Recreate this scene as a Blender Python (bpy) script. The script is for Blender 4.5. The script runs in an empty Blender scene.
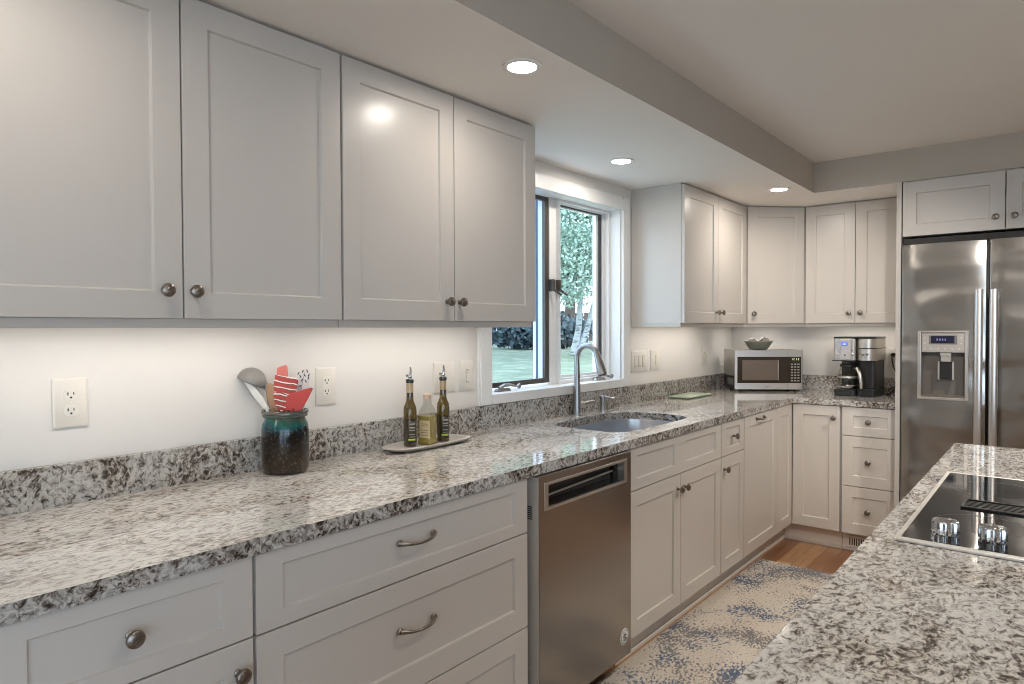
import bpy, bmesh, math, random
from mathutils import Vector, Matrix
random.seed(7)
S = bpy.context.scene
C = S.collection
PI = math.pi
D = 4.966                      # y of the back wall
ZC = 0.914                     # counter height
# ---------------------------------------------------------------- camera
def make_camera():
    y, p, r = math.radians(39.4133), math.radians(-1.1596), math.radians(-0.2062)
    f = Vector((-math.sin(y)*math.cos(p), math.cos(y)*math.cos(p), math.sin(p)))
    rt = Vector((math.cos(y), math.sin(y), 0)); up = rt.cross(f)
    r2 = rt*math.cos(r) + up*math.sin(r); u2 = up*math.cos(r) - rt*math.sin(r)
    cam = bpy.data.cameras.new('camera'); o = bpy.data.objects.new('camera', cam); C.objects.link(o)
    cam.sensor_width = 36; cam.lens = 670.4261*36/1024; cam.clip_start = .05; cam.clip_end = 200
    m = Matrix((r2, u2, -f)).transposed().to_4x4(); m.translation = (1.9277, 0, 1.3476)
    o.matrix_world = m; S.camera = o
make_camera()
# ---------------------------------------------------------------- world, exposure
W = bpy.data.worlds.new('sky'); S.world = W; W.use_nodes = True
wn = W.node_tree; wn.nodes['Background'].inputs[0].default_value = (.69, .84, 1.0, 1)
wn.nodes['Background'].inputs[1].default_value = 1.6
S.view_settings.view_transform = 'Standard'; S.view_settings.look = 'None'
S.view_settings.gamma = 1; S.view_settings.use_curve_mapping = False
S.view_settings.exposure = 1.82
S.cycles.use_denoising = True; S.cycles.filter_width = 1.0; S.cycles.pixel_filter_type = 'BLACKMAN_HARRIS'
S.cycles.max_bounces = 8; S.cycles.diffuse_bounces = 5; S.cycles.glossy_bounces = 5
S.cycles.transmission_bounces = 8; S.cycles.transparent_max_bounces = 12
S.cycles.caustics_reflective = False; S.cycles.caustics_refractive = False
S.cycles.sample_clamp_indirect = 4
LAMP = 56.0        # recessed lamp lens strength
STRIP = 8.2        # under-cabinet light bar strength

# ---------------------------------------------------------------- materials
def mat(name, col=(.8,.8,.8), rough=.5, metal=0, **kw):
    m = bpy.data.materials.new(name); m.use_nodes = True
    b = m.node_tree.nodes['Principled BSDF']
    b.inputs['Base Color'].default_value = (*col, 1); b.inputs['Roughness'].default_value = rough
    b.inputs['Metallic'].default_value = metal
    for k, v in kw.items():
        k = k.replace('_', ' ')
        b.inputs[k].default_value = (*v, 1) if isinstance(v, tuple) else v
    return m
def nd(m, t, **kw):
    n = m.node_tree.nodes.new(t)
    for k, v in kw.items():
        if k in n.inputs: n.inputs[k].default_value = v
        else: setattr(n, k, v)
    return n
def lk(m, a, b): m.node_tree.links.new(a, b)
def bsdf(m): return m.node_tree.nodes['Principled BSDF']
def coords(m, scale=(1,1,1), rot=(0,0,0)):
    t = nd(m, 'ShaderNodeTexCoord'); mp = nd(m, 'ShaderNodeMapping')
    mp.inputs['Scale'].default_value = scale; mp.inputs['Rotation'].default_value = rot
    lk(m, t.outputs['Object'], mp.inputs['Vector']); return mp.outputs['Vector']
def ramp(m, fac, stops, interp='LINEAR'):
    r = nd(m, 'ShaderNodeValToRGB'); cr = r.color_ramp; cr.interpolation = interp
    while len(cr.elements) < len(stops): cr.elements.new(.5)
    for e, (p, c) in zip(cr.elements, stops):
        e.position = p; e.color = (*c, 1) if len(c) == 3 else c
    lk(m, fac, r.inputs['Fac']); return r.outputs['Color']
def noise(m, vec, scale, detail=4, rough=.5, dist=0):
    n = nd(m, 'ShaderNodeTexNoise'); n.inputs['Scale'].default_value = scale
    n.inputs['Detail'].default_value = detail; n.inputs['Roughness'].default_value = rough
    n.inputs['Distortion'].default_value = dist
    lk(m, vec, n.inputs['Vector']); return n.outputs['Fac']
def mathn(m, op, a, b, c=None):
    n = nd(m, 'ShaderNodeMath'); n.operation = op
    for i, v in enumerate((a, b, c)):
        if v is None: continue
        if isinstance(v, (int, float)): n.inputs[i].default_value = v
        else: lk(m, v, n.inputs[i])
    return n.outputs[0]
def mix(m, fac, a, b, typ='MIX'):
    n = nd(m, 'ShaderNodeMix'); n.data_type = 'RGBA'; n.blend_type = typ
    for s, v in ((0, fac), (6, a), (7, b)):
        if isinstance(v, (int, float)): n.inputs[s].default_value = v
        elif isinstance(v, tuple): n.inputs[s].default_value = (*v, 1)
        else: lk(m, v, n.inputs[s])
    return n.outputs[2]
def bump(m, h, strength, dist=.001):
    n = nd(m, 'ShaderNodeBump'); n.inputs['Strength'].default_value = strength
    n.inputs['Distance'].default_value = dist
    lk(m, h, n.inputs['Height']); lk(m, n.outputs[0], bsdf(m).inputs['Normal'])
def paint(name, col, rough, sc=60, st=.08, **kw):
    m = mat(name, col, rough, **kw); v = coords(m)
    n = noise(m, v, sc, 3); bump(m, n, st, .0006)
    c = mix(m, ramp(m, noise(m, v, 3, 2), [(.3, (0,0,0)), (.7, (1,1,1))]), tuple(x*.985 for x in col), col)
    lk(m, c, bsdf(m).inputs['Base Color']); return m

M = {}
M['wall'] = paint('wall_paint', (.72,.69,.645), .75, 180, .15)
M['wall_back'] = paint('room_wall_paint', (.74,.70,.65), .8, 180, .15)
M['ceil'] = paint('ceiling_paint', (.80,.775,.74), .85, 120, .2)
M['cab'] = paint('cabinet_paint', (.57,.532,.488), .34, 30, .05, Coat_Weight=.25, Coat_Roughness=.21)
M['cabin'] = paint('cabinet_inner', (.62,.60,.56), .6)
M['trim'] = paint('window_trim_paint', (.78,.77,.75), .35)
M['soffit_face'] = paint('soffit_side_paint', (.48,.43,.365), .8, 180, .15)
M['nickel'] = mat('antique_nickel', (.24,.21,.18), .3, 1)
def brushed(name, col, rough, sc=(4,4,400), bs=.12, wave=0):
    m = mat(name, col, rough, 1); v = coords(m, sc)
    n = noise(m, v, 1.0, 2)
    if wave:
        w = noise(m, coords(m, (1.5, 1.5, 3.2)), wave, 1)
        h = mathn(m, 'ADD', mathn(m, 'MULTIPLY', n, .0006), w)
        bump(m, h, .6, .05)
    elif bs > .05: bump(m, n, bs, .0005)
    if wave: r = mathn(m, 'MULTIPLY_ADD', n, .04, rough-.02); lk(m, r, bsdf(m).inputs['Roughness'])
    return m
M['steel'] = brushed('brushed_steel', (.58,.55,.51), .34, bs=.04)
M['dw'] = brushed('dishwasher_steel', (.36,.325,.295), .27, bs=.04)
M['fridge'] = brushed('fridge_steel', (.42,.40,.375), .17, wave=1.3)
M['sink'] = brushed('sink_steel', (.50,.51,.53), .28, (300,4,4))
M['chrome'] = mat('polished_chrome', (.55,.55,.55), .1, 1)
M['handle'] = mat('satin_handle_steel', (.60,.56,.52), .32, 1); M['rim'] = mat('bright_steel_rim', (.78,.75,.70), .42, .8)
M['faucet'] = mat('faucet_nickel', (.36,.35,.34), .3, 1)
M['black'] = paint('black_plastic', (.014,.014,.014), .28)
M['dark'] = mat('dark_gap', (.03,.027,.024), .7)
M['bronze'] = mat('bronze_frame', (.085,.07,.058), .4, .3)
M['glassblack'] = mat('black_cooktop_glass', (.012,.012,.013), .045, 0, IOR=1.5)
M['ovenblack'] = mat('microwave_black_glass', (.03,.022,.017), .08, 0)
M['ovenwin'] = paint('microwave_window_mesh', (.13,.105,.085), .2, 300, .1)
M['platew'] = mat('switch_plate_plastic', (.70,.66,.59), .35)
M['platew2'] = mat('receptacle_plastic', (.73,.70,.63), .3)
M['toe'] = paint('toe_kick_paint', (.74,.70,.655), .45)
M['brownstain'] = paint('island_stained_wood', (.33,.26,.20), .4)
def emis(name, col, st):
    m = mat(name, (1,1,1), .4); b = bsdf(m)
    b.inputs['Emission Color'].default_value = (*col, 1); b.inputs['Emission Strength'].default_value = st
    return m
M['lamp'] = emis('recessed_lamp_lens', (1.0,.92,.83), LAMP)
M['lamp_far'] = emis('far_recessed_lens', (1.0,.92,.83), LAMP*1.8); M['lamp_sink'] = emis('sink_recessed_lens', (1.0,.92,.83), LAMP*1.35); M['lamp_near'] = emis('near_recessed_lens', (1.0,.92,.83), LAMP*.85)
M['lamp_fill'] = emis('fill_lamp_lens', (1.0,.92,.83), LAMP*.42)
M['strip'] = emis('led_bar_lens', (1.0,.93,.86), STRIP)
M['lcd'] = emis('blue_lcd', (.02,.06,.8), .35)
M['lcd'].node_tree.nodes['Principled BSDF'].inputs['Base Color'].default_value = (.03,.06,.4,1)
M['lcdtext'] = emis('lcd_digits', (.4,.55,1), .35)
M['lcdgreen'] = emis('green_clock_digits', (.45,.75,.12), .45)
M['lcddark'] = mat('fridge_display', (.012,.012,.03), .1)
# granite
def granite(name, rot, stretch, shift=0, k=1.0, con=1.0, warm=(1,1,1)):
    m = mat(name, (.6,.6,.6), .07, 0, Coat_Weight=.4, Coat_Roughness=.03)
    v = coords(m, stretch, rot)
    wv = nd(m, 'ShaderNodeVectorMath'); wv.operation = 'MULTIPLY_ADD'
    nn = nd(m, 'ShaderNodeTexNoise'); nn.inputs['Scale'].default_value = 9; nn.inputs['Detail'].default_value = 3
    lk(m, v, nn.inputs['Vector']); lk(m, nn.outputs['Color'], wv.inputs[0])
    wv.inputs[1].default_value = (.06,.06,.06); lk(m, v, wv.inputs[2]); v2 = wv.outputs[0]
    n1 = noise(m, v2, 62, 6, .62, .6)
    n2 = noise(m, v2, 7, 3, .5)
    n3 = noise(m, v2, 170, 4, .6)
    t = mathn(m, 'ADD', n1, mathn(m, 'MULTIPLY', mathn(m, 'SUBTRACT', n2, .5), .32))
    t = mathn(m, 'ADD', t, mathn(m, 'MULTIPLY', mathn(m, 'SUBTRACT', n3, .5), .22))
    t = mathn(m, 'ADD', t, shift)
    t = mathn(m, 'MULTIPLY_ADD', t, con, .5-.5*con)
    base = ramp(m, t, [(.30, (.03,.026,.024)), (.36, (.075,.062,.055)), (.41, (.20*k,.18*k,.165*k)), (.46, (.34*k,.325*k,.31*k)),
                       (.52, (.50*k,.485*k,.465*k)), (.60, (.66*k,.645*k,.62*k)), (.8, (.75*k,.735*k,.71*k))])
    tint = ramp(m, noise(m, v2, 7, 3), [(.35, (.98,.95,.92)), (.5, (.99,1,1.0)), (.68, (.93,.95,.97))])
    c = mix(m, 1.0, mix(m, 1.0, base, tint, 'MULTIPLY'), warm, 'MULTIPLY')
    lk(m, c, bsdf(m).inputs['Base Color']); return m
M['granite'] = granite('granite_counter', (0,0,.5), (1.6,.8,1), .04, .97, 1.0, (1,.975,.945))
M['granite_splash'] = granite('granite_backsplash', (.5,0,0), (1.2,1.35,1.25), -.01, .76, 1.1, (1,.955,.905))
M['granite_edge_shaded'] = granite('granite_edge_shaded', (.5,0,0), (1,1.2,1.2), -.015, .85, 1.1, (1,.96,.92))  # same stone darkened: shade of the vertical edges put into its colour
M['granite_island'] = granite('granite_island', (0,0,-.55), (1.75,1.05,1.2), .012, .92, 1.12, (1,.97,.93))
# wood floor
def wood_floor():
    m = mat('oak_planks', (.4,.25,.13), .32, 0)
    v = coords(m)
    sep = nd(m, 'ShaderNodeSeparateXYZ'); lk(m, v, sep.inputs[0])
    u = mathn(m, 'DIVIDE', sep.outputs[0], .083); idx = mathn(m, 'FLOOR', u, 0)
    fr = mathn(m, 'FRACT', u, 0)
    yo = mathn(m, 'MULTIPLY_ADD', idx, .37, mathn(m, 'DIVIDE', sep.outputs[1], 1.3))
    idy = mathn(m, 'FLOOR', yo, 0)
    cmb = nd(m, 'ShaderNodeCombineXYZ'); lk(m, idx, cmb.inputs[0]); lk(m, idy, cmb.inputs[1])
    wn_ = nd(m, 'ShaderNodeTexWhiteNoise'); lk(m, cmb.outputs[0], wn_.inputs['Vector'])
    c = ramp(m, wn_.outputs['Value'], [(0, (.22,.10,.05)), (.3, (.33,.17,.085)), (.6, (.46,.27,.14)), (1, (.70,.48,.28))])
    g = noise(m, coords(m, (45, 2.2, 1)), 1.6, 5, .6, .4)
    c = mix(m, .55, c, ramp(m, g, [(.3, (.45,.4,.36)), (.6, (1,1,1))]), 'MULTIPLY')
    e = ramp(m, mathn(m, 'ABSOLUTE', mathn(m, 'SUBTRACT', fr, .5), 0), [(.47, (1,1,1)), (.5, (.35,.3,.25))])
    c = mix(m, 1.0, c, e, 'MULTIPLY')
    lk(m, c, bsdf(m).inputs['Base Color']); return m
M['floor'] = wood_floor()
def rug_mat():
    m = mat('distressed_rug', (.6,.55,.48), .95, 0)
    v = coords(m)
    a = noise(m, v, 3.2, 3, .55, .3)
    b = noise(m, coords(m, (1.0,.6,1), (0,0,.6)), 100, 4, .65, .3)
    t = mathn(m, 'ADD', mathn(m, 'MULTIPLY', a, .9), mathn(m, 'MULTIPLY', b, 1.0))
    base = mix(m, ramp(m, noise(m, v, 2, 3), [(.4, (0,0,0)), (.6, (1,1,1))]), (.60,.53,.445), (.63,.58,.51))
    base = mix(m, ramp(m, noise(m, v, 110, 3, .7), [(.42, (1,1,1)), (.58, (0,0,0))]), base, (.50,.445,.38))
    blue = mix(m, ramp(m, noise(m, v, 4.1, 2), [(.45, (0,0,0)), (.58, (1,1,1))]), (.16,.155,.16), (.055,.095,.17))
    c = mix(m, ramp(m, t, [(.985, (0,0,0)), (1.04, (.95,.95,.95))]), base, blue)
    lk(m, c, bsdf(m).inputs['Base Color'])
    bump(m, noise(m, v, 400, 2), .5, .003); return m
M['rug'] = rug_mat()
def thin_glass(name, tint=(1,1,1), ior=1.45):
    m = bpy.data.materials.new(name); m.use_nodes = True; nt = m.node_tree; nt.nodes.clear()
    o = nt.nodes.new('ShaderNodeOutputMaterial'); mx = nt.nodes.new('ShaderNodeMixShader')
    tr = nt.nodes.new('ShaderNodeBsdfTransparent'); gl = nt.nodes.new('ShaderNodeBsdfGlossy')
    fr = nt.nodes.new('ShaderNodeFresnel'); fr.inputs[0].default_value = ior
    tr.inputs[0].default_value = (*tint, 1); gl.inputs['Roughness'].default_value = .02
    ge = nt.nodes.new('ShaderNodeNewGeometry'); mu = nt.nodes.new('ShaderNodeMath'); mu.operation = 'SUBTRACT'; mu.use_clamp = True
    nt.links.new(fr.outputs[0], mu.inputs[0]); nt.links.new(ge.outputs['Backfacing'], mu.inputs[1])
    nt.links.new(mu.outputs[0], mx.inputs[0]); nt.links.new(tr.outputs[0], mx.inputs[1])
    nt.links.new(gl.outputs[0], mx.inputs[2]); nt.links.new(mx.outputs[0], o.inputs[0]); return m
M['pane'] = thin_glass('window_glass', (.93,.97,1))
M['mesh'] = thin_glass('insect_screen_mesh', (.82,.87,.93), 1.02)
M['clearglass'] = thin_glass('clear_thin_glass', (.86,.86,.84), 1.5)

# ---------------------------------------------------------------- mesh builder
class G:
    def __init__(s): s.b = bmesh.new(); s.mi = 0
    def _f(s, vs, sm=True):
        try: f = s.b.faces.new(vs); f.material_index = s.mi; f.smooth = sm; return f
        except ValueError: return None
    def box(s, x0, x1, y0, y1, z0, z1):
        v = [s.b.verts.new((x, y, z)) for x in (x0, x1) for y in (y0, y1) for z in (z0, z1)]
        for q in ((0,1,3,2),(4,6,7,5),(0,4,5,1),(2,3,7,6),(0,2,6,4),(1,5,7,3)): s._f([v[i] for i in q])
        return s
    def prism(s, pts, z0, z1, top=None):
        a = [s.b.verts.new((x, y, z0)) for x, y in pts]; bb = [s.b.verts.new((x, y, z1)) for x, y in (top or pts)]
        n = len(pts); s._f(a[::-1]); s._f(bb)
        for i in range(n): s._f([a[i], a[(i+1) % n], bb[(i+1) % n], bb[i]])
        return s
    def plate(s, pts, o, u, v, n, t):
        """polygon pts in plane (o,u,v) thickened t along n"""
        o, u, v, n = map(Vector, (o, u, v, n))
        a = [s.b.verts.new(o+u*p[0]+v*p[1]) for p in pts]; bb = [s.b.verts.new(o+u*p[0]+v*p[1]+n*t) for p in pts]
        k = len(pts); s._f(a[::-1]); s._f(bb)
        for i in range(k): s._f([a[i], a[(i+1) % k], bb[(i+1) % k], bb[i]])
        return s
    def loft(s, rings, cap0=True, cap1=True, closed=True):
        R = [[s.b.verts.new(p) for p in r] for r in rings]; n = len(R[0])
        for a, bb in zip(R, R[1:]):
            for i in range(n if closed else n-1): s._f([a[i], a[(i+1) % n], bb[(i+1) % n], bb[i]])
        if cap0: s._f(R[0][::-1])
        if cap1: s._f(R[-1])
        return s
    def lathe(s, prof, o=(0,0,0), ax=(0,0,1), n=28, cap0=True, cap1=True, sx=1, flute=0, nf=0):
        ax = Vector(ax).normalized(); o = Vector(o)
        u = ax.orthogonal().normalized(); v = ax.cross(u)
        rings = []
        for r, h in prof:
            rings.append([o+ax*h+(u*math.cos(t)+v*math.sin(t)*sx)*(r*(1+flute*math.cos(nf*t)) if nf else r)
                          for t in [2*PI*i/n for i in range(n)]])
        return s.loft(rings, cap0, cap1)
    def tube(s, pts, rad, n=12, flat=1.0, caps=True):
        pts = [Vector(p) for p in pts]
        if not isinstance(rad, (list, tuple)): rad = [rad]*len(pts)
        rings = []; prev = None
        for i, p in enumerate(pts):
            t = (pts[min(i+1, len(pts)-1)]-pts[max(i-1, 0)]).normalized()
            u = t.orthogonal().normalized() if prev is None else (prev - t*prev.dot(t)).normalized()
            prev = u; w = t.cross(u)
            rings.append([p+(u*math.cos(a)+w*math.sin(a)*flat)*rad[i] for a in [2*PI*k/n for k in range(n)]])
        return s.loft(rings, caps, caps)
    def done(s, name, m, parent=None, bevel=0, seg=2, loc=None, rz=0, ang=35, solid=0, weld=True):
        if weld: bmesh.ops.remove_doubles(s.b, verts=s.b.verts, dist=1e-5)
        bmesh.ops.recalc_face_normals(s.b, faces=s.b.faces)
        me = bpy.data.meshes.new(name); s.b.to_mesh(me); s.b.free()
        for f in me.polygons: f.use_smooth = True
        me.set_sharp_from_angle(angle=math.radians(ang))
        for x in (m if isinstance(m, (list, tuple)) else [m]): me.materials.append(x)
        o = bpy.data.objects.new(name, me); C.objects.link(o)
        if parent: o.parent = parent
        if loc is not None: o.location = loc
        o.rotation_euler = (0, 0, rz)
        if solid:
            sm = o.modifiers.new('solid', 'SOLIDIFY'); sm.thickness = solid; sm.offset = 1
        if bevel:
            bv = o.modifiers.new('bevel', 'BEVEL'); bv.width = bevel; bv.segments = seg
            bv.limit_method = 'ANGLE'; bv.angle_limit = math.radians(40); bv.harden_normals = True
        return o
def box(name, m, b, parent=None, bevel=0, **k): return G().box(*b).done(name, m, parent, bevel, **k)
def thing(name, label, cat, loc=(0,0,0), rz=0, group=None):
    o = bpy.data.objects.new(name, None); C.objects.link(o); o.location = loc; o.rotation_euler = (0,0,rz)
    o.empty_display_size = .05
    o['label'] = label; o['category'] = cat
    if group: o['group'] = group
    return o
def tag(o, label, cat, group=None, kind=None):
    o['label'] = label; o['category'] = cat
    if group: o['group'] = group
    if kind: o['kind'] = kind
    return o
def struct(o): o['kind'] = 'structure'; return o
def arcpts(cx, cy, r, a0, a1, n): return [(cx+r*math.cos(a0+(a1-a0)*i/n), cy+r*math.sin(a0+(a1-a0)*i/n)) for i in range(n+1)]
def rrect(x0, x1, y0, y1, r, n=5):
    p = []
    for cx, cy, a in ((x1-r, y0+r, -PI/2), (x1-r, y1-r, 0), (x0+r, y1-r, PI/2), (x0+r, y0+r, PI)):
        p += arcpts(cx, cy, r, a, a+PI/2, n)
    return p

# ---------------------------------------------------------------- room shell
ZS, ZT = 2.1405, 2.3163        # soffit underside, main ceiling
XR, YF = 4.7, -3.0
struct(box('floor', M['floor'], (-.0, XR, YF, D, -.05, 0)))
WY0, WY1, WZ0, WZ1 = 2.187, 3.314, 1.061, 2.008
g = G(); X0 = -.176
g.box(X0, 0, YF, WY0, -.05, ZT); g.box(X0, 0, WY1, D, -.05, ZT)
g.box(X0, 0, WY0, WY1, -.05, WZ0-.012); g.box(X0, 0, WY0, WY1, WZ1+.012, ZT)
struct(g.done('wall_left', M['wall'], weld=False))
struct(box('wall_back', M['wall'], (-.2, XR+.1, D, D+.1, -.05, ZT)))
g = G(); PY0, PY1, PZ = -2.8, .2, 2.06     # unseen patio door opening, added for fill daylight
g.box(XR, XR+.1, YF, PY0, -.05, ZT); g.box(XR, XR+.1, PY1, D, -.05, ZT); g.box(XR, XR+.1, PY0, PY1, PZ, ZT)
struct(g.done('wall_right', M['wall_back'], weld=False))
pd_ = bpy.data.objects.new('added_door', None); C.objects.link(pd_); struct(pd_)  # sliding door added out of view as a daylight source
g = G()
for a, b_, c_ in ((PY0, (PY0+PY1)/2+.04, .02), ((PY0+PY1)/2-.04, PY1, .06)):
    g.box(XR+c_, XR+c_+.035, a+.002, a+.08, .002, PZ-.002); g.box(XR+c_, XR+c_+.035, b_-.08, b_-.002, .002, PZ-.002)
    g.box(XR+c_, XR+c_+.035, a+.08, b_-.08, .002, .1); g.box(XR+c_, XR+c_+.035, a+.08, b_-.08, PZ-.08, PZ-.002)
g.done('sliding_door_frame', M['trim'], pd_, weld=False)
G().box(XR+.035, XR+.04, PY0+.08, PY0+1.46, .1, PZ-.08).done('glass_pane', M['pane'], pd_)
G().box(XR+.075, XR+.08, PY0+1.54, PY1-.08, .1, PZ-.08).done('glass_pane', M['pane'], pd_)
tag(box('added_slab', paint('pale_concrete', (.5,.5,.48), .9), (XR+.1, XR+9, -8, 8, -.15, -.05)), 'pale concrete slab added outside the sliding door to bounce daylight indoors', 'patio', kind='structure')  # added out of view, pale so that it reflects daylight upward
g = G(); FX0, FX1, FZ0, FZ1 = 2.6, 4.4, .35, 2.1
g.box(-.2, FX0, YF-.1, YF, -.05, ZT); g.box(FX1, XR+.1, YF-.1, YF, -.05, ZT)
g.box(FX0, FX1, YF-.1, YF, -.05, FZ0); g.box(FX0, FX1, YF-.1, YF, FZ1, ZT)
struct(g.done('wall_front', M['wall_back'], weld=False))
w2 = bpy.data.objects.new('added_window', None); C.objects.link(w2); struct(w2)  # window added behind the camera to bring daylight to the far side
g = G(); g.box(FX0+.002, FX0+.06, YF-.09, YF-.01, FZ0+.002, FZ1-.002); g.box(FX1-.06, FX1-.002, YF-.09, YF-.01, FZ0+.002, FZ1-.002)
g.box(FX0+.06, FX1-.06, YF-.09, YF-.01, FZ0+.002, FZ0+.06); g.box(FX0+.06, FX1-.06, YF-.09, YF-.01, FZ1-.06, FZ1-.002); g.box(3.47, 3.53, YF-.09, YF-.01, FZ0+.06, FZ1-.06)
g.done('window_frame', M['trim'], w2, weld=False)
for xa, xb in ((FX0+.06, 3.47), (3.53, FX1-.06)): G().box(xa, xb, YF-.06, YF-.055, FZ0+.06, FZ1-.06).done('glass_pane', M['pane'], w2)
struct(box('ceiling', M['ceil'], (-.2, XR+.1, YF-.1, D+.1, ZT, ZT+.1)))
SX, SY = .7848, 4.2031
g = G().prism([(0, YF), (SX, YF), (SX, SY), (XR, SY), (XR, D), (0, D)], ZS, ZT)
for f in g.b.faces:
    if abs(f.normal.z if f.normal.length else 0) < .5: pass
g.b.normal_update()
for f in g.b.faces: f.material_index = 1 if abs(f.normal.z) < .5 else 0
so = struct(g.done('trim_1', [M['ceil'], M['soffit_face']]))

# ---------------------------------------------------------------- recessed lights
def downlight(x, y, z, label, group, lens='lamp', r=.061):
    t = thing('recessed_light', label, 'ceiling light', (x, y, z), 0, group)
    g = G().lathe([(r, 0), (r, -.004), (r-.004, -.006), (r*.72, -.005), (r*.68, -.001), (r*.68, 0)], cap0=False, cap1=False, n=40)
    g.done('trim_ring', M['trim'], t)
    G().lathe([(r*.68, -.0012), (r*.5, -.003), (.0005, -.0035)], cap0=False, n=32).done('lens', M[lens], t)
gl = 'recessed lights in the lowered soffit'
downlight(.656, 1.60, ZS, 'large round recessed light in soffit in front of the double door wall cabinet', gl)
downlight(.301, 2.80, ZS, 'round recessed light in soffit above the kitchen window and sink', gl, 'lamp_sink')
downlight(.663, 3.952, ZS, 'small far recessed light in soffit near the corner wall cabinet', gl, 'lamp_far')
downlight(.656, .34, ZS, 'recessed light in soffit out of view, nearest the camera', gl, 'lamp_near')
def spot(x, y, power):
    downlight(x, y, ZT, 'recessed spot in the high ceiling above the island, out of view', 'recessed spots above the island', 'spotlens', .06)
    l = bpy.data.lights.new('recessed_spot_beam', 'SPOT'); l.energy = power; l.spot_size = math.radians(116); l.spot_blend = .5
    l.shadow_soft_size = .03; l.color = (1.0,.92,.83)
    o = bpy.data.objects.new('recessed_spot_beam', l); C.objects.link(o); o.location = (x, y, ZT-.02)
def aimed(x, y, tx, ty, tz, power, cone):  # unseen lamp added to brighten the back wall cabinets
    downlight(x, y, ZT, 'added fill lamp in the high ceiling aimed at the back wall cabinets', 'recessed spots above the island', 'spotlens', .06)
    l = bpy.data.lights.new('back_fill_beam', 'SPOT'); l.energy = power; l.spot_size = math.radians(cone); l.spot_blend = .8
    l.shadow_soft_size = .05; l.color = (1.0,.93,.85)
    o = bpy.data.objects.new('back_fill_beam', l); C.objects.link(o); o.location = (x, y, ZT-.03)
    o.rotation_euler = (Vector((tx, ty, tz))-o.location).to_track_quat('-Z', 'Y').to_euler()
M['spotlens'] = mat('spot_lens', (.8,.78,.74), .3)
spot(2.02, 3.55, 25); spot(2.02, 2.35, 12); spot(2.02, 1.15, 5)
aimed(2.0, 1.6, .82, 4.8, 1.0, 44, 40)
for x, y in ((1.05,-1.6),(2.7,-1.9),(2.7,-.7),(2.7,.5),(3.9,-1.9),(3.9,-.7),(3.9,.5)):  # unseen lamps added to raise the general fill light
        downlight(x, y, ZT, 'added fill light in the high ceiling, out of view', 'added fill lights in the high ceiling', 'lamp_fill', .085)

# ---------------------------------------------------------------- cabinets
def knob_mesh():
    g = G().lathe([(.0085, 0), (.0085, .002), (.0055, .004), (.005, .014), (.009, .017), (.0155, .0205), (.0165, .024), (.0155, .0285), (.011, .0315), (.004, .0325), (.001, .0325)],
                  ax=(0,-1,0), n=26)
    for k in range(-2, 3):
        w = math.sqrt(max(.0001, .0145**2-(k*.0052)**2))*.85
        a = PI/4; c, s_ = math.cos(a), math.sin(a)
        p = []
        for j in range(7):
            u = -w+2*w*j/6; vv = k*.0052
            rr = math.hypot(u, vv); p.append((u*c-vv*s_, -.0318+.012*(rr/.0165)**2.6*.35, u*s_+vv*c))
        g.tube(p, .0011, 6)
    o = g.done('knob', M['nickel']); me = o.data; bpy.data.objects.remove(o); return me
KNOB = knob_mesh()
def handle_mesh(w=.105):
    pts, rad = [], []
    for i in range(17):
        t = -1+2*i/16
        pts.append((t*w/2*1.12, -.004-.024*(1-abs(t)**2.6), -.004*(1-t*t)))
        rad.append(.0036+.0040*abs(t)**4)
    g = G().tube(pts, rad, 12)
    for sx in (-1, 1): g.lathe([(.009, 0), (.009, .003), (.006, .006)], (sx*w/2*1.1, 0, 0), (0,-1,0), 14)
    o = g.done('handle', M['nickel']); me = o.data; bpy.data.objects.remove(o); return me
HANDLE = handle_mesh()
def hw(kind, parent, x, y, z, name=None, s=1):
    o = bpy.data.objects.new(name or kind, KNOB if kind == 'knob' else HANDLE); C.objects.link(o)
    o.parent = parent; o.location = (x, y, z); o.scale = (s, s, s); return o
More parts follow.
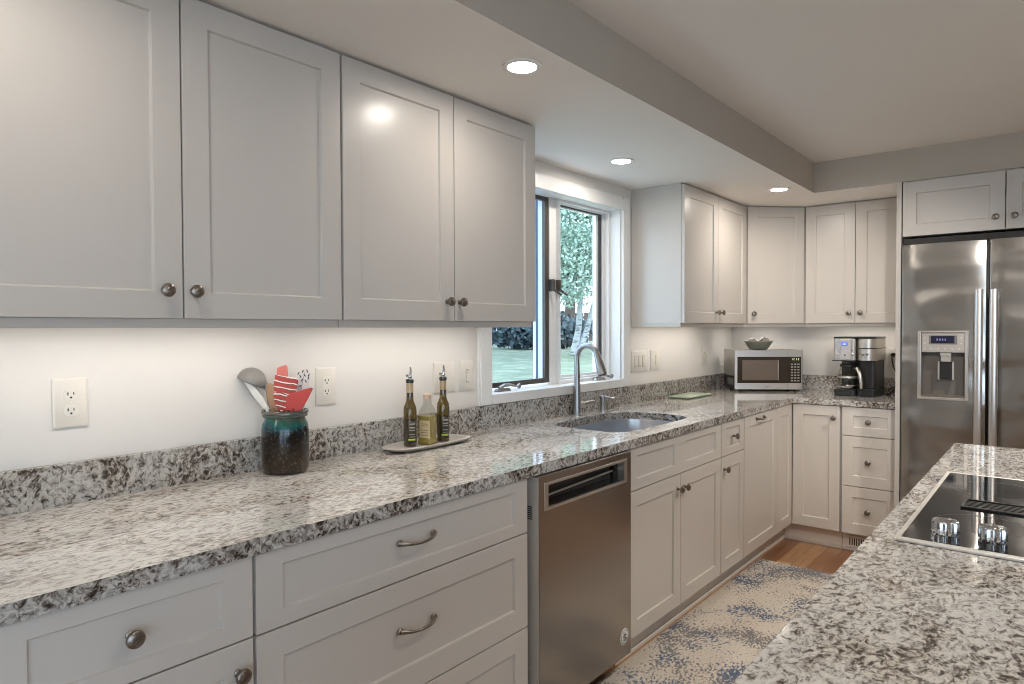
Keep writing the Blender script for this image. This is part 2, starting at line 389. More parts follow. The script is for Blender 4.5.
def shaker(name, x0, x1, z0, z1, parent, yb, t=.019, st=.063, rt=.062, rb=.062, panels=None, loc=None, rz=0, hardware=(), m='cab'):
    """front of a door/drawer: back plane y=yb, front y=yb-t, local -Y faces the room"""
    yf = yb-t; panels = panels or [(x0+st, x1-st)]; pz0, pz1 = z0+rb, z1-rt; dp = .0075; sl = .0028
    xs = [x0]
    for a, b in panels: xs += [a, b]
    xs.append(x1); zs = [z0, pz0, pz1, z1]
    g = G(); b = g.b
    V = lambda x, y, z: b.verts.new((x, y, z))
    for i in range(len(xs)-1):
        for j in range(3):
            xa, xb, za, zb = xs[i], xs[i+1], zs[j], zs[j+1]
            if j == 1 and i % 2 == 1:
                o4 = [(xa,za),(xb,za),(xb,zb),(xa,zb)]; i4 = [(xa+sl,za+sl),(xb-sl,za+sl),(xb-sl,zb-sl),(xa+sl,zb-sl)]
                ov = [V(p[0], yf, p[1]) for p in o4]; iv = [V(p[0], yf+dp, p[1]) for p in i4]
                g._f(iv)
                for k in range(4): g._f([ov[k], ov[(k+1) % 4], iv[(k+1) % 4], iv[k]])
            else: g._f([V(xa,yf,za), V(xb,yf,za), V(xb,yf,zb), V(xa,yf,zb)])
    for i in range(len(xs)-1):
        g._f([V(xs[i],yf,z0), V(xs[i],yb,z0), V(xs[i+1],yb,z0), V(xs[i+1],yf,z0)])
        g._f([V(xs[i],yf,z1), V(xs[i+1],yf,z1), V(xs[i+1],yb,z1), V(xs[i],yb,z1)])
        g._f([V(xs[i],yb,z0), V(xs[i],yb,z1), V(xs[i+1],yb,z1), V(xs[i+1],yb,z0)])
    for j in range(3):
        g._f([V(x0,yf,zs[j]), V(x0,yf,zs[j+1]), V(x0,yb,zs[j+1]), V(x0,yb,zs[j])])
        g._f([V(x1,yf,zs[j]), V(x1,yb,zs[j]), V(x1,yb,zs[j+1]), V(x1,yf,zs[j+1])])
    o = g.done(name, M[m], parent, .0012, 2, loc=loc, rz=rz, ang=25)
    for h in hardware: hw(h[0], o, h[1], yf, h[2], s=h[3] if len(h) > 3 else 1)
    return o
RL = PI/2     # left-wall units: local +X runs along world +Y, local -Y faces the room
def carcass_base(t, w, d=.605, toe=.556, open_top=True):
    """d = depth of the carcass front, toe = toe kick depth (local y negative)"""
    g = G(); e = .018
    g.box(.0005, e, -d, -.003, .116, .872); g.box(w-e, w-.0005, -d, -.003, .116, .872)
    g.box(e, w-e, -d, -.003, .116, .134); g.box(e, w-e, -.012, -.003, .134, .872)
    g.box(e, w-e, -d, -d+.02, .852, .872); g.box(e, w-e, -d, -d+.02, .69, .712)
    g.done('carcass', M['cabin'], t, weld=False)
    box('toe_kick', M['toe'], (.0005, w-.0005, -toe, -toe+.018, 0, .1155), t)
    box('base_molding', M['brownstain'] if False else M['toe'], (.0005, w-.0005, -toe-.008, -toe-.0003, 0, .018), t, .003)
YB = -.607
def base_cab(name, label, y0, y1):
    t = thing(name, label, 'base cabinet', (0, y0, 0), RL, 'white base cabinets'); carcass_base(t, y1-y0); return t
G3 = .0035
# 1: drawer over door nearest the camera
c = base_cab('base_cabinet', 'white base cabinet with round drawer knob at the far left under the counter', .268, .7305); w = .4625
shaker('drawer', .003, w-.002, .7065, .875, c, YB, rt=.034, rb=.035, hardware=[('knob', .49-.268, .793)])
shaker('door', .003, w-.002, .120, .703, c, YB, hardware=[('knob', w-.037, .642)])
# 2: three wide drawers
c = base_cab('drawer_cabinet', 'wide white cabinet of three drawers with arched pulls beside the dishwasher', .732, 1.6605); w = .9285
for z0, z1, rt, hz, n in ((.7045,.874,.034,.806,1), (.4045,.7005,.062,.580,1), (.120,.4005,.062,.33,1)):
    shaker('drawer', .004, w-.003, z0, z1, c, YB, rt=rt, rb=.036 if rt < .05 else .068, hardware=[('handle', .456, hz-.006, 1.02)])
# 3: dishwasher
t = thing('dishwasher', 'built-in stainless steel dishwasher with pocket handle between white cabinets', 'dishwasher', (0, 1.663, 0), RL); w = .635
box('tub', M['dark'], (.004, w-.004, -.56, -.01, .09, .868), t)
box('toe_panel', M['black'], (.004, w-.004, -.53, -.515, 0, .085), t)
# door: steel front with a pocket opening
x0, x1, z0, z1 = .026, .614, .092, .876; px0, px1, pz0, pz1 = .062, .574, .768, .843
g = G(); yb, yf = -.565, -.648
xs = [x0, px0, px1, x1]; zs = [z0, pz0, pz1, z1]
for i in range(3):
    for j in range(3):
        if i == 1 and j == 1: continue
        g.box(xs[i], xs[i+1], yf, yb, zs[j], zs[j+1])
g.box(px0, px1, yb-.012, yb, pz0, pz1)
bmesh.ops.remove_doubles(g.b, verts=g.b.verts, dist=1e-5)
# drop the interior walls between touching boxes
seen = {}
for f in g.b.faces: seen.setdefault(tuple(round(c, 4) for c in f.calc_center_median()), []).append(f)
bmesh.ops.delete(g.b, geom=[f for v in seen.values() if len(v) > 1 for f in v], context='FACES')
dr = g.done('door', M['dw'], t, .003)
box('pocket_lining', M['black'], (px0+.012, px1-.012, yb-.02, yb-.0125, pz0+.002, pz1-.002), dr)
g = G(); a = .008
g.box(px0-a, px1+a, yf-.002, yf+.012, pz0-a, pz0+.002); g.box(px0-a, px1+a, yf-.002, yf+.012, pz1-.002, pz1+a)
g.box(px0-a, px0+.014, yf-.002, yf+.03, pz0, pz1); g.box(px1-.012, px1+a, yf-.002, yf+.03, pz0, pz1)
g.done('handle_surround', M['handle'], dr, .002, weld=False)
g = G(); g.tube([(px0+.02, yb-.035, pz0+.02), (px1-.02, yb-.035, pz0+.034)], .004, 8); g.done('pull_bar', M['steel'], dr)
box('lit_side', mat('lit_side_grey', (.50,.46,.41), .4, .2), (x0-.001, x0-.0002, -.646, -.570, z0+.004, z1-.004), dr)  # pale strip: light on the door's side put into its colour
g = G()
for k in range(7): g.box(x0-.0016, x0+.001, -.622, -.600, .735+k*.0065, .7385+k*.0065)
g.done('vent_slot', M['black'], dr, weld=False)
# round badge with a dark emblem
bx, bz = .562, .172
g = G().lathe([(.031, 0), (.031, .0012), (.030, .0018), (.0005, .0018)], (bx, yf, bz), (0,-1,0), 32, sx=1)
bd = g.done('round_badge', mat('badge_white', (.80,.78,.75), .4), dr); bd.scale = (1,1,1); bd['label'] = 'round white badge with dark emblem'
g = G(); yy = yf-.0022
g.loft([[(bx+r*math.cos(a), yy, bz+r*math.sin(a)) for r in (.0245, .0275)] for a in [2*PI*k/40 for k in range(40)]]+[[(bx+r, yy, bz) for r in (.0245,.0275)]], False, False, closed=False)
def stroke(pts, w_=.003): g.tube([(bx+p[0], yy, bz+p[1]) for p in pts], w_, 6, .4)
stroke([(.011,.006),(.004,.009),(-.007,.007),(-.010,.001),(-.006,-.002),(.007,-.003),(.010,-.007),(.004,-.012),(-.006,-.012),(-.011,-.009)])
for k in (-1, 0, 1): stroke([(k*.010-.003,.014),(k*.010+.002,.019)], .0015)
g.done('emblem', M['black'], bd, weld=False)
# 4: sink base
c = base_cab('sink_cabinet', 'white sink cabinet with double doors and a two panel false front', 2.3, 3.2120); w = .912
shaker('false_front', .004, w-.003, .7055, .874, c, YB, rt=.034, rb=.042, panels=[(.066,.395), (.515,.845)])
shaker('door', .004, .4545, .120, .7015, c, YB, hardware=[('knob', .425, .640)])
shaker('door', .4575, w-.003, .120, .7015, c, YB, hardware=[('knob', .487, .640)])
box('end_strip', M['cab'], (-.002, -.0, -.62, -.58, .116, .872), c)
# 5: narrow
c = base_cab('narrow_base_cabinet', 'narrow white base cabinet with one knob drawer over a knob door', 3.2135, 3.5225); w = .309
shaker('drawer', .003, w-.003, .7055, .874, c, YB, rt=.034, rb=.036, st=.055, hardware=[('knob', .153, .793)])
shaker('door', .003, w-.003, .120, .7015, c, YB, st=.055, hardware=[('knob', .035, .640)])
# 6: tall pull-out front
c = base_cab('pull_out_cabinet', 'white base cabinet with one tall front and an arched pull at its top', 3.5240, 4.0610); w = .537
shaker('door', .003, w-.003, .120, .874, c, YB, hardware=[('handle', .235, .845, 1.0)])
# 7: corner unit with two fronts at right angles
c = thing('corner_base_cabinet', 'white corner base cabinet with two fronts meeting in the inner corner', 'base cabinet', (0, 0, 0), 0, 'white base cabinets')
g = G(); e = 4.0625
g.box(.003, .605, e, e+.018, .116, .872); g.box(.003, .9, D-.012, D-.003, .116, .872); g.box(.003, .012, e, D-.012, .116, .872)
g.box(.885, .902, D-.605, D-.012, .116, .872); g.box(.012, .60, e+.018, D-.012, .116, .134); g.box(.60, .885, D-.60, D-.012, .116, .134)
g.done('carcass', M['cabin'], c, weld=False)
g = G(); g.box(.538, .556, e, D-.538, 0, .1155); g.box(.5562, .902, D-.556, D-.538, 0, .1155)
g.box(.5562, .562, e, D-.562, 0, .018); g.box(.5562, .902, D-.562, D-.5562, 0, .018); g.done('toe_kick', M['toe'], c, weld=False)
shaker('door', 0, .274, .120, .874, c, 0, st=.060, loc=(.607, 4.0640, 0), rz=RL, hardware=[])
shaker('door', .629, .9, .120, .874, c, 0, st=.060, loc=(0, D-.607, 0), hardware=[('knob', .868, .803)])
# 8: three drawers on the back wall
c = thing('knob_drawer_cabinet', 'white cabinet of three knob drawers on the back wall next to the refrigerator', 'base cabinet', (.9035, D, 0), 0, 'white base cabinets')
w = 1.2145-.9035; carcass_base(c, w)
for z0, z1, rt, rb in ((.7055,.874,.05,.05), (.4055,.7015,.062,.062), (.120,.4015,.062,.062)):
    shaker('drawer', .010, w-.004, z0, z1, c, YB, rt=rt, rb=rb, st=.058, hardware=[('knob', .153, (z0+z1)/2+.002)])
# floor register set in the toe kick
t = thing('floor_register', 'small white heating register with dark slots low beside the wood floor', 'vent', (.93, D-.5648, .0), 0)
g = G(); g.box(0, .14, -.004, -.0002, .022, .092)
g.done('grille_plate', M['toe'], t, .0015)
g = G()
for k in range(9): g.box(.014+k*.0125, .0205+k*.0125, -.0047, -.0038, .036, .08)
g.done('slots', M['dark'], t, weld=False)

# ---- wall cabinets
def upper(name, label, loc, rz, w, doors, z0=1.374, z1=2.132, d=.309, rail=True, strip=True):
    t = thing(name, label, 'wall cabinet', (loc[0], loc[1], z0), rz, 'white wall cabinets')
    g = G(); e = .016; H = ZS-z0-.001
    g.box(.0005, e, -d, -.003, -.0, H); g.box(w-e, w-.0005, -d, -.003, 0, H)
    g.box(e, w-e, -d, -.003, 0, e); g.box(e, w-e, -d, -.003, H-e, H); g.box(e, w-e, -.012, -.003, e, H-e)
    g.done('carcass', M['cab'], t, weld=False)
    if rail:
        g = G(); g.box(.0005, w-.0005, -d+.003, -d+.02, -.022, -.0003); g.box(.0005, .014, -d+.02, -.003, -.022, -.0003); g.box(w-.014, w-.0005, -d+.02, -.003, -.022, -.0003); g.done('light_rail', M['cab'], t, .0015)
    if strip:
        s = box('light_bar', M['platew'], (.06, w-.06, -.185, -.155, -.012, -.0003), t)
        box('lens', M['strip'], (.065, w-.065, -.181, -.159, -.0135, -.0122), s)
    for x0, x1, kx in doors:
        shaker('door', x0, x1, 0, z1-z0, t, -d-.0008, t=.0185, st=.063, hardware=[('knob', kx, .064, .95)] if kx else [])
    return t
upper('wall_cabinet', 'white double door wall cabinet cut by the left edge, above the left outlet', (0, .268), RL, .9135, [(.003,.4605,.418), (.4645,.910,.484)])
upper('wall_cabinet', 'white double door wall cabinet left of the window with lamp glare on it', (0, 1.1830), RL, .9135, [(.003,.4555,.420), (.4590,.911,.480)])
upper('wall_cabinet', 'white double door wall cabinet on the far side of the window', (0, 3.429), RL, .928, [(.003,.4635,.432), (.4665,.9235,.500)])
upper('wall_cabinet', 'white double door wall cabinet on the back wall above the coffee maker', (.611, D), 0, .6045, [(.005,.3015,.270), (.3045,.600,.336)])
# corner wall cabinet with a diagonal door
t = thing('corner_wall_cabinet', 'white corner wall cabinet with single diagonal door above the microwave', 'wall cabinet', (0, 0, 1.374), 0, 'white wall cabinets')
H = ZS-1.375
P5 = [(.003, 4.3585), (.309, 4.3585), (.6095, D-.309), (.6095, D-.003), (.003, D-.003)]
G().prism(P5, 0, H).done('carcass', M['cab'], t)
dd = (Vector((.6095, D-.309))-Vector((.309, 4.3585))); L = dd.length; aa = math.atan2(dd.y, dd.x)
shaker('door', .020, L-.020, 0, .758, t, -.0008, t=.0185, loc=(.309, 4.3585, 0), rz=aa, hardware=[('knob', .055, .064, .95)])
g = G(); n_ = Vector((dd.y, -dd.x)).normalized()
for a, b in (((.309, 4.3585), (.6095, D-.309)),):
    ax_, bx_ = Vector(a)-n_*.006, Vector(b)-n_*.006
    g.prism([ax_, bx_, bx_-n_*.016, ax_-n_*.016], -.022, -.0003)
g.done('light_rail', M['cab'], t)
lb = G().prism([(.14,4.70),(.18,4.66),(.32,4.80),(.28,4.84)], -.012, -.0003).done('light_bar', M['platew'], t)
G().prism([(.15,4.70),(.18,4.67),(.31,4.80),(.28,4.83)], -.0135, -.0122).done('lens', M['strip'], lb)
# cabinet over the fridge
upper('fridge_top_cabinet', 'white two door cabinet over the stainless refrigerator', (1.2425, D), 0, .9155, [(.004,.4545,.418), (.4590,.911,.494)],
      z0=1.839, d=D-4.209, rail=False, strip=False)
t = tag(box('refrigerator_side_panel', M['cab'], (1.2165, 1.2405, 4.190, D-.003, 0, ZS-.001), None, .0015),
        'tall white end panel along the left side of the refrigerator', 'panel')
tag(box('refrigerator_side_panel', M['cab'], (2.162, 2.186, 4.190, D-.003, 0, ZS-.001), None, .0015),
        'white end panel beyond the right side of the refrigerator', 'panel')

# ---------------------------------------------------------------- countertop with sink hole, backsplash
def smooth_loop(pts, n=6):
    out = []; k = len(pts)
    for i in range(k):
        p0, p1, p2, p3 = (Vector(pts[(i+j-1) % k]) for j in range(4))
        for s in range(n):
            u = s/n
            out.append(tuple(.5*((2*p1)+(p2-p0)*u+(2*p0-5*p1+4*p2-p3)*u*u+(3*p1-p0-3*p2+p3)*u**3)))
    return out
HOLE = smooth_loop([(.180,2.440), (.150,2.50), (.138,2.62), (.132,2.82), (.150,2.96), (.215,3.055), (.31,3.092), (.42,3.092), (.505,3.060), (.537,2.98),
                    (.542,2.80), (.541,2.62), (.530,2.48), (.495,2.425), (.43,2.408), (.33,2.408), (.23,2.415)])
CX = .6376
def slab(outer, hole, z0, z1):
    b = bmesh.new()
    def loop(p):
        vs = [b.verts.new((x, y, z1)) for x, y in p]
        return [b.edges.new((vs[i], vs[(i+1) % len(vs)])) for i in range(len(vs))]
    ed = loop(outer)+(loop(hole) if hole else [])
    bmesh.ops.triangle_fill(b, use_beauty=True, edges=ed)
    r = bmesh.ops.extrude_face_region(b, geom=b.faces[:])
    for v in [v for v in r['geom'] if isinstance(v, bmesh.types.BMVert)]: v.co.z = z0
    g = G(); g.b.free(); g.b = b; return g
def side_index(g):
    g.b.normal_update()
    for f in g.b.faces: f.material_index = 0 if abs(f.normal.z) > .5 else 1
    return g
t = thing('granite_countertop', 'long L-shaped speckled granite countertop running under the window to the refrigerator', 'countertop', (0, 0, ZC))
outer = [(.0225, -.6), (CX, -.6), (CX, D-CX-.02), (CX+.006, D-CX-.006), (CX+.02, D-CX), (1.2125, D-CX), (1.2125, D-.0225), (.0225, D-.0225)]
side_index(slab(outer, HOLE, -.0350, 0)).done('worktop', [M['granite'], M['granite_edge_shaded']], t, .006, 3, ang=40)
g = G(); g.box(.0015, .0215, -.6, D-.0015, -.03, .102); g.done('backsplash', M['granite_splash'], t, .002)
g = G(); g.box(.0225, 1.2125, D-.0215, D-.0015, -.03, .102); g.done('backsplash', M['granite_splash'], t, .002)
# sink
t = thing('kitchen_sink', 'undermount stainless steel sink basin set in the granite below the window', 'sink', (.335, 2.75, .70))
cx, cy = .335, 2.75
def ring(s, z, ins=0): return [((x-cx)*s, (y-cy)*s, z) for x, y in HOLE]
g = G(); g.loft([ring(1.06, .1785), ring(1.015, .1785), ring(1.01, .17), ring(1.0, .05), ring(.965, .02), ring(.9, .006), ring(.15, 0)], False, True)
g.done('basin', M['sink'], t, solid=.0015, ang=50)
G().lathe([(.045, .001), (.045, .004), (.036, .005), (.034, .002), (.0005, .002)], (0, 0, 0), n=28).done('drain', M['chrome'], t)
# faucet
t = thing('faucet', 'tall gooseneck brushed nickel pull-down faucet standing behind the sink', 'faucet', (.056, 2.787, ZC))
G().lathe([(.027, 0), (.027, .006), (.0225, .010), (.021, .05), (.0175, .12), (.0150, .2), (.0135, .262)], n=28).done('body', M['faucet'], t)
pts = [(0,0,.26)]; rr = .060
for i in range(15):
    a = PI-PI*.93*i/14; pts.append((.060+rr*math.cos(a), 0, .288+rr*math.sin(a)))
G().tube(pts, .0132, 18).done('spout', M['faucet'], t)
e1 = Vector(pts[-1]); dr_ = (e1-Vector(pts[-2])).normalized()
g = G(); q = [e1-dr_*.03, e1, e1+dr_*.03, e1+dr_*.08, e1+dr_*.098]
g.tube(q, [.0137,.0155,.0185,.0235,.0228], 22); sh = g.done('spray_head', M['faucet'], t)
G().tube([e1+dr_*.0981, e1+dr_*.101], .019, 20).done('spray_nozzle', M['black'], sh)
g = G(); g.tube([(.0,.0,.050), (.0,.032,.050), (.0,.050,.050)], [.020,.020,.017], 18)
g.tube([(0,.046,.050), (.01,.085,.056), (.02,.125,.060)], [.013,.010,.008], 12); g.done('lever', M['faucet'], t, weld=False)
t = thing('soap_dispenser', 'small brushed nickel soap pump just right of the tall faucet', 'soap dispenser', (.072, 3.005, ZC))
G().lathe([(.021, 0), (.021, .004), (.0138, .008), (.0138, .058), (.0155, .060), (.0155, .078), (.010, .082), (.0005, .082)], n=24).done('body', M['faucet'], t)
G().tube([(0,0,.071), (.03,.006,.072), (.062,.012,.068), (.066,.012,.062)], [.008,.007,.006,.0055], 12).done('nozzle', M['faucet'], t)

# ---------------------------------------------------------------- window
t = thing('window_1', 'white framed casement window above the sink with left screen', 'window', (0, 0, 0)); del t['label']; del t['category']; struct(t)
g = G()
xi = .020
for a, b_ in ((0.0006, .013), (.013, xi)):    # stepped casing
    i0 = 0 if a < .01 else .014
    g.box(a, b_, 2.108+i0*.6, WY0, 1.0175, 2.080); g.box(a, b_, WY1, 3.393-i0*.6, 1.0175, 2.080)
    g.box(a, b_, WY0, WY1, WZ1, 2.080-i0*.6)
g.box(.0006, .024, WY0, WY1, 1.0175, WZ0)
g.done('casing', M['trim'], t, .002, weld=False)
g = G()
g.box(-.176, -.0005, WY0, WY0+.010, WZ0, WZ1); g.box(-.176, -.0005, WY1-.010, WY1, WZ0, WZ1)
g.box(-.176, -.0005, WY0, WY1, WZ1, WZ1+.010); g.box(-.19, -.0005, WY0, WY1, WZ0-.010, WZ0)
g.done('jamb_lining', M['trim'], t, weld=False)
g = G(); g.box(-.192, -.085, 2.7495, 2.812, WZ0, WZ1)
g.done('mullion', M['trim'], t, .002, weld=False)
# stepped stops around right light
def frame_yz(g, x0, x1, ya, yb, za, zb, wy, wz, wyr=None, wzt=None):
    wyr = wyr or wy; wzt = wzt or wz
    g.box(x0, x1, ya, ya+wy, za, zb); g.box(x0, x1, yb-wyr, yb, za, zb)
    g.box(x0, x1, ya+wy, yb-wyr, za, za+wz); g.box(x0, x1, ya+wy, yb-wyr, zb-wzt, zb)
g = G(); frame_yz(g, -.085, -.062, 2.813, WY1-.010, WZ0, WZ1, .002, .018, .018, .014)
frame_yz(g, -.155, -.085, 2.813, WY1-.010, WZ0, WZ1, .002, .028, .0415, .020); g.done('stop', M['trim'], t, .0015, weld=False)
g = G(); g.box(-.104, -.096, 3.243, 3.262, WZ0+.028, WZ1-.020); g.box(-.104, -.096, 2.818, 3.240, WZ1-.026, WZ1-.020); g.done('sash_gasket', mat('sash_gasket_dark', (.05,.055,.065), .5), t, weld=False)
g = G(); frame_yz(g, -.114, -.105, 2.816, 3.262, WZ0+.028, WZ1-.020, .004, .012, .040, .010); g.done('right_sash', M['trim'], t, weld=False)
box('glass_pane', M['pane'], (-.128, -.124, 2.820, 3.230, WZ0+.040, WZ1-.030), t)
# left: bronze insect screen in front, white sash with dark gasket behind
g = G(); frame_yz(g, -.108, -.088, WY0+.010, 2.7485, WZ0+.012, WZ1+.0, .026, .024, .030, .02); sf = g.done('screen_frame', M['bronze'], t, .0015, weld=False)
box('screen_mesh', M['mesh'], (-.0985, -.0975, WY0+.036, 2.7180, WZ0+.036, WZ1-.02), sf)
g = G(); g.box(-.172, -.158, 2.7485, 2.7494, WZ0+.002, WZ1-.002); g.done('weatherstrip', mat('gasket_slate', (.07,.10,.14), .5), t)
# left casement swung open outside, hinged at the left jamb
ls = bpy.data.objects.new('left_sash', None); C.objects.link(ls); ls.parent = t
g = G(); ya, yb = 2.176, 2.206
g.box(-.72, -.20, ya, yb, WZ0+.01, WZ0+.06); g.box(-.72, -.20, ya, yb, WZ1-.06, WZ1-.01)
g.box(-.72, -.67, ya, yb, WZ0+.06, WZ1-.06); g.box(-.25, -.20, ya, yb, WZ0+.06, WZ1-.06); g.done('sash_frame', M['trim'], ls, weld=False)
box('glass_pane', M['pane'], (-.67, -.25, 2.188, 2.192, WZ0+.06, WZ1-.06), ls)
# latches
for y_, s_ in ((2.757, 1), (2.812, -1)):
    g = G(); g.box(-.088, -.060, y_-.010, y_+.008, 1.535, 1.595)
    g.tube([(-.066, y_+.004, 1.545), (-.05, y_+.02, 1.528), (-.04, y_+.034, 1.516)], [.007,.006,.005], 10)
    g.done('latch', M['bronze'], t, .001, weld=False)
# cranks
def crank(y_, x_=-.045):
    g = G(); z = WZ0
    g.prism(rrect(x_-.02, x_+.014, y_-.055, y_+.045, .012), z+.0002, z+.014, [(x_+(p[0]-x_)*.7, y_+(p[1]-y_)*.85) for p in rrect(x_-.02, x_+.014, y_-.055, y_+.045, .012)])
    g.tube([(x_, y_-.03, z+.014), (x_+.004, y_+.0, z+.028), (x_+.008, y_+.04, z+.026), (x_+.01, y_+.075, z+.018)], [.009,.0075,.007,.0055], 12)
    g.lathe([(.0005,0),(.010,.003),(.011,.012),(.008,.022),(.0005,.024)], (x_+.012, y_+.085, z+.010), (.2,.6,.6), 14)
    g.done('crank', mat('crank_grey', (.30,.29,.28), .35, .6), t, weld=False)
crank(2.34); crank(3.16, -.04)

# ---------------------------------------------------------------- wall plates
RFR = mat('rocker_gap', (.40,.37,.32), .5)
def plate(label, loc, rz, w, h, kind):
    cat = 'outlet' if kind in ('duplex', 'decora') else 'switch'
    t = thing('wall_outlet' if cat == 'outlet' else 'light_switch', label, cat, loc, rz, 'cream wall plates')
    b = G(); p = rrect(-w/2, w/2, -h/2, h/2, .004, 3); sc = lambda k: [(x*(1-k/(w/2)), y*(1-k/(h/2))) for x, y in p]
    rings = [[(x, -.0005, z) for x, z in p], [(x, -.004, z) for x, z in p], [(x, -.0065, z) for x, z in sc(.0045)]]
    b.loft(rings); b.done('cover_plate', M['platew'], t, ang=50)
    def sock(zc, r=.0168):
        q = [(x, max(-.0135, min(.0135, z))) for x, z in arcpts(0, 0, r, 0, 2*PI, 28)[:-1]]
        s = G().plate(q, (0, -.0066, zc), (1,0,0), (0,0,1), (0,-1,0), .0012).done('receptacle', M['platew2'], t)
        slots(zc, s)
    def slots(zc, s, y=-.0079):
        g = G(); g.box(-.0075, -.0055, y-.0006, y, zc-.001, zc+.007); g.box(.0050, .0070, y-.0006, y, zc, zc+.007)
        g.box(-.0095, -.0055, y-.0006, y, zc+.002, zc+.004)
        g.lathe([(.0026, 0), (.0026, .0006), (.0004, .0006)], (0, y, zc-.0065), (0,-1,0), 12); g.done('slots', M['dark'], s, weld=False)
    def screw(x, z): G().lathe([(.003, 0), (.0026, .0009), (.0003, .001)], (x, -.0064, z), (0,-1,0), 12).done('screw', M['platew2'], t)
    if kind == 'duplex':
        sock(.020); sock(-.020); screw(0, 0)
    elif kind == 'decora':
        s = G().box(-.0165, .0165, -.0085, -.0066, -.033, .033).done('receptacle', M['platew2'], t, .001)
        slots(.017, s, -.0086); slots(-.019, s, -.0086); screw(0, .048); screw(0, -.048)
    elif kind == 'rocker':
        s = G().box(-.0085, .0085, -.0075, -.0066, -.028, .028).done('slider_frame', mat('slider_recess', (.42,.39,.34), .5), t)
        G().box(-.006, .006, -.0105, -.0076, -.024, .012).done('dimmer_paddle', M['platew2'], t, .002)
        G().box(-.009, .009, -.011, -.0076, .014, .021).done('slider', M['platew'], t, .001)
        screw(0, .048); screw(0, -.048)
    elif kind == 'blank2':
        screw(-.023, .0); screw(.023, .0)
    elif kind == 'triple':
        for k in (-1, 0, 1):
            G().box(k*.046-.016, k*.046+.016, -.0080, -.0066, -.033, .033).done('rocker_frame', RFR, t, .001)
            G().box(k*.046-.013, k*.046+.013, -.0100, -.0081, -.030, .030).done('rocker', M['platew'], t, .002)
    return t
plate('cream duplex outlet on the wall at far left above the backsplash', (0, .594, 1.165), RL, .079, .124, 'duplex')
plate('cream rectangular outlet on the wall just right of the utensil jar', (0, 1.350, 1.155), RL, .082, .127, 'decora')
plate('wide blank cream wall plate behind the oil bottles', (0, 1.912, 1.152), RL, .120, .122, 'blank2')
plate('narrow cream slider dimmer switch beside the left window casing', (0, 2.042, 1.151), RL, .082, .126, 'rocker')
plate('wide cream plate of three rocker switches right of the window', (0, 3.520, 1.152), RL, .185, .125, 'triple')
plate('narrow cream slider switch right of the triple rocker plate', (0, 3.719, 1.153), RL, .115, .124, 'rocker')
plate('cream switch plate on the wall left of the microwave', (0, 4.44, 1.150), RL, .085, .124, 'rocker')
plate('cream outlet on the back wall behind the coffee maker cord', (1.082, D, 1.150), 0, .079, .124, 'duplex')

# ---------------------------------------------------------------- counter items
r_ = Vector((.7726, .6350, 0)); nv = Vector((.6350, -.7726, 0)); UP = Vector((0,0,1))   # across the view, towards the viewer
def speckle():
    m = mat('mercury_glass', (.1,.07,.05), .16, 0, Coat_Weight=.3, Specular_IOR_Level=.3, Coat_Roughness=.04)
    v = coords(m); sep = nd(m, 'ShaderNodeSeparateXYZ'); lk(m, v, sep.inputs[0])
    z = mathn(m, 'ADD', sep.outputs[2], mathn(m, 'MULTIPLY', mathn(m, 'SUBTRACT', noise(m, v, 16, 3), .5), .08))
    c = ramp(m, mathn(m, 'DIVIDE', z, .19), [(.05, (.030,.018,.010)), (.25, (.022,.014,.008)), (.55, (.006,.005,.005)), (.68, (.004,.010,.012)), (.76, (.004,.07,.085)), (.84, (.012,.11,.08)), (.90, (.07,.10,.085)), (1, (.10,.10,.09))])
    sp = ramp(m, noise(m, v, 130, 4, .7), [(.57, (0,0,0)), (.68, (1,1,1))])
    c = mix(m, mix(m, .35, (0.,0.,0.), sp), c, (.30,.20,.115)); lk(m, c, bsdf(m).inputs['Base Color'])
    bump(m, noise(m, v, 60, 3), .4, .002); return m
JC = Vector((.0995, 1.135, ZC))
t = thing('utensil_jar', 'dark speckled mercury glass jar with teal shoulders holding cooking utensils', 'jar', JC)
g = G().lathe([(.0005,.001), (.056,0), (.064,.004), (.0685,.014), (.069,.13), (.066,.148), (.060,.160), (.0585,.166), (.0655,.170), (.0665,.175),
               (.064,.180), (.067,.184), (.066,.188), (.062,.188), (.057,.178), (.056,.150), (.062,.13), (.0625,.016), (.0005,.01)], n=44, cap0=False, cap1=False)
g.done('glass_body', speckle(), t)
G().lathe([(.0668,.178), (.0685,.180), (.0685,.186), (.0665,.189), (.0655,.186), (.0655,.180)], n=40, cap0=False, cap1=False).done('rim', mat('grey_glass_rim', (.12,.115,.10), .08, .3), t)
K = .00298     # metres per photo pixel at the jar
def at(u, v, off=0): return JC + r_*((u-285.5)*K+off*.339) + UP*(off*.106) + nv*off + UP*(.186+(413-v)*K)
def blade(name, mats, pts, off, lean=0, th=.005, label=None, cat='spatula', handle=None, hm=None, extra=None):
    g = G(); o = at(0, 0, off)
    P = [(p[0]*K, -p[1]*K) for p in pts]
    g.plate(P, o, r_, UP, nv, th)
    tt = thing(name, label, cat, at(pts[0][0], 413, off))
    ob = g.done('blade', mats, tt, .0015); ob.location = -Vector(tt.location)
    if handle:
        h = G().tube([at(*p, off+th/2)-Vector(tt.location) for p in handle[:-1]], handle[-1], 10, 1).done('handle', hm or mats, tt)
    return tt, ob
RED = paint('red_silicone', (.48,.055,.045), .45); SALM = paint('salmon_silicone', (.62,.16,.13), .45)
GREYN = paint('grey_nylon', (.23,.22,.205), .38); WHN = paint('white_nylon', (.66,.64,.60), .4)
WOODU = paint('beech_wood', (.36,.21,.115), .55)
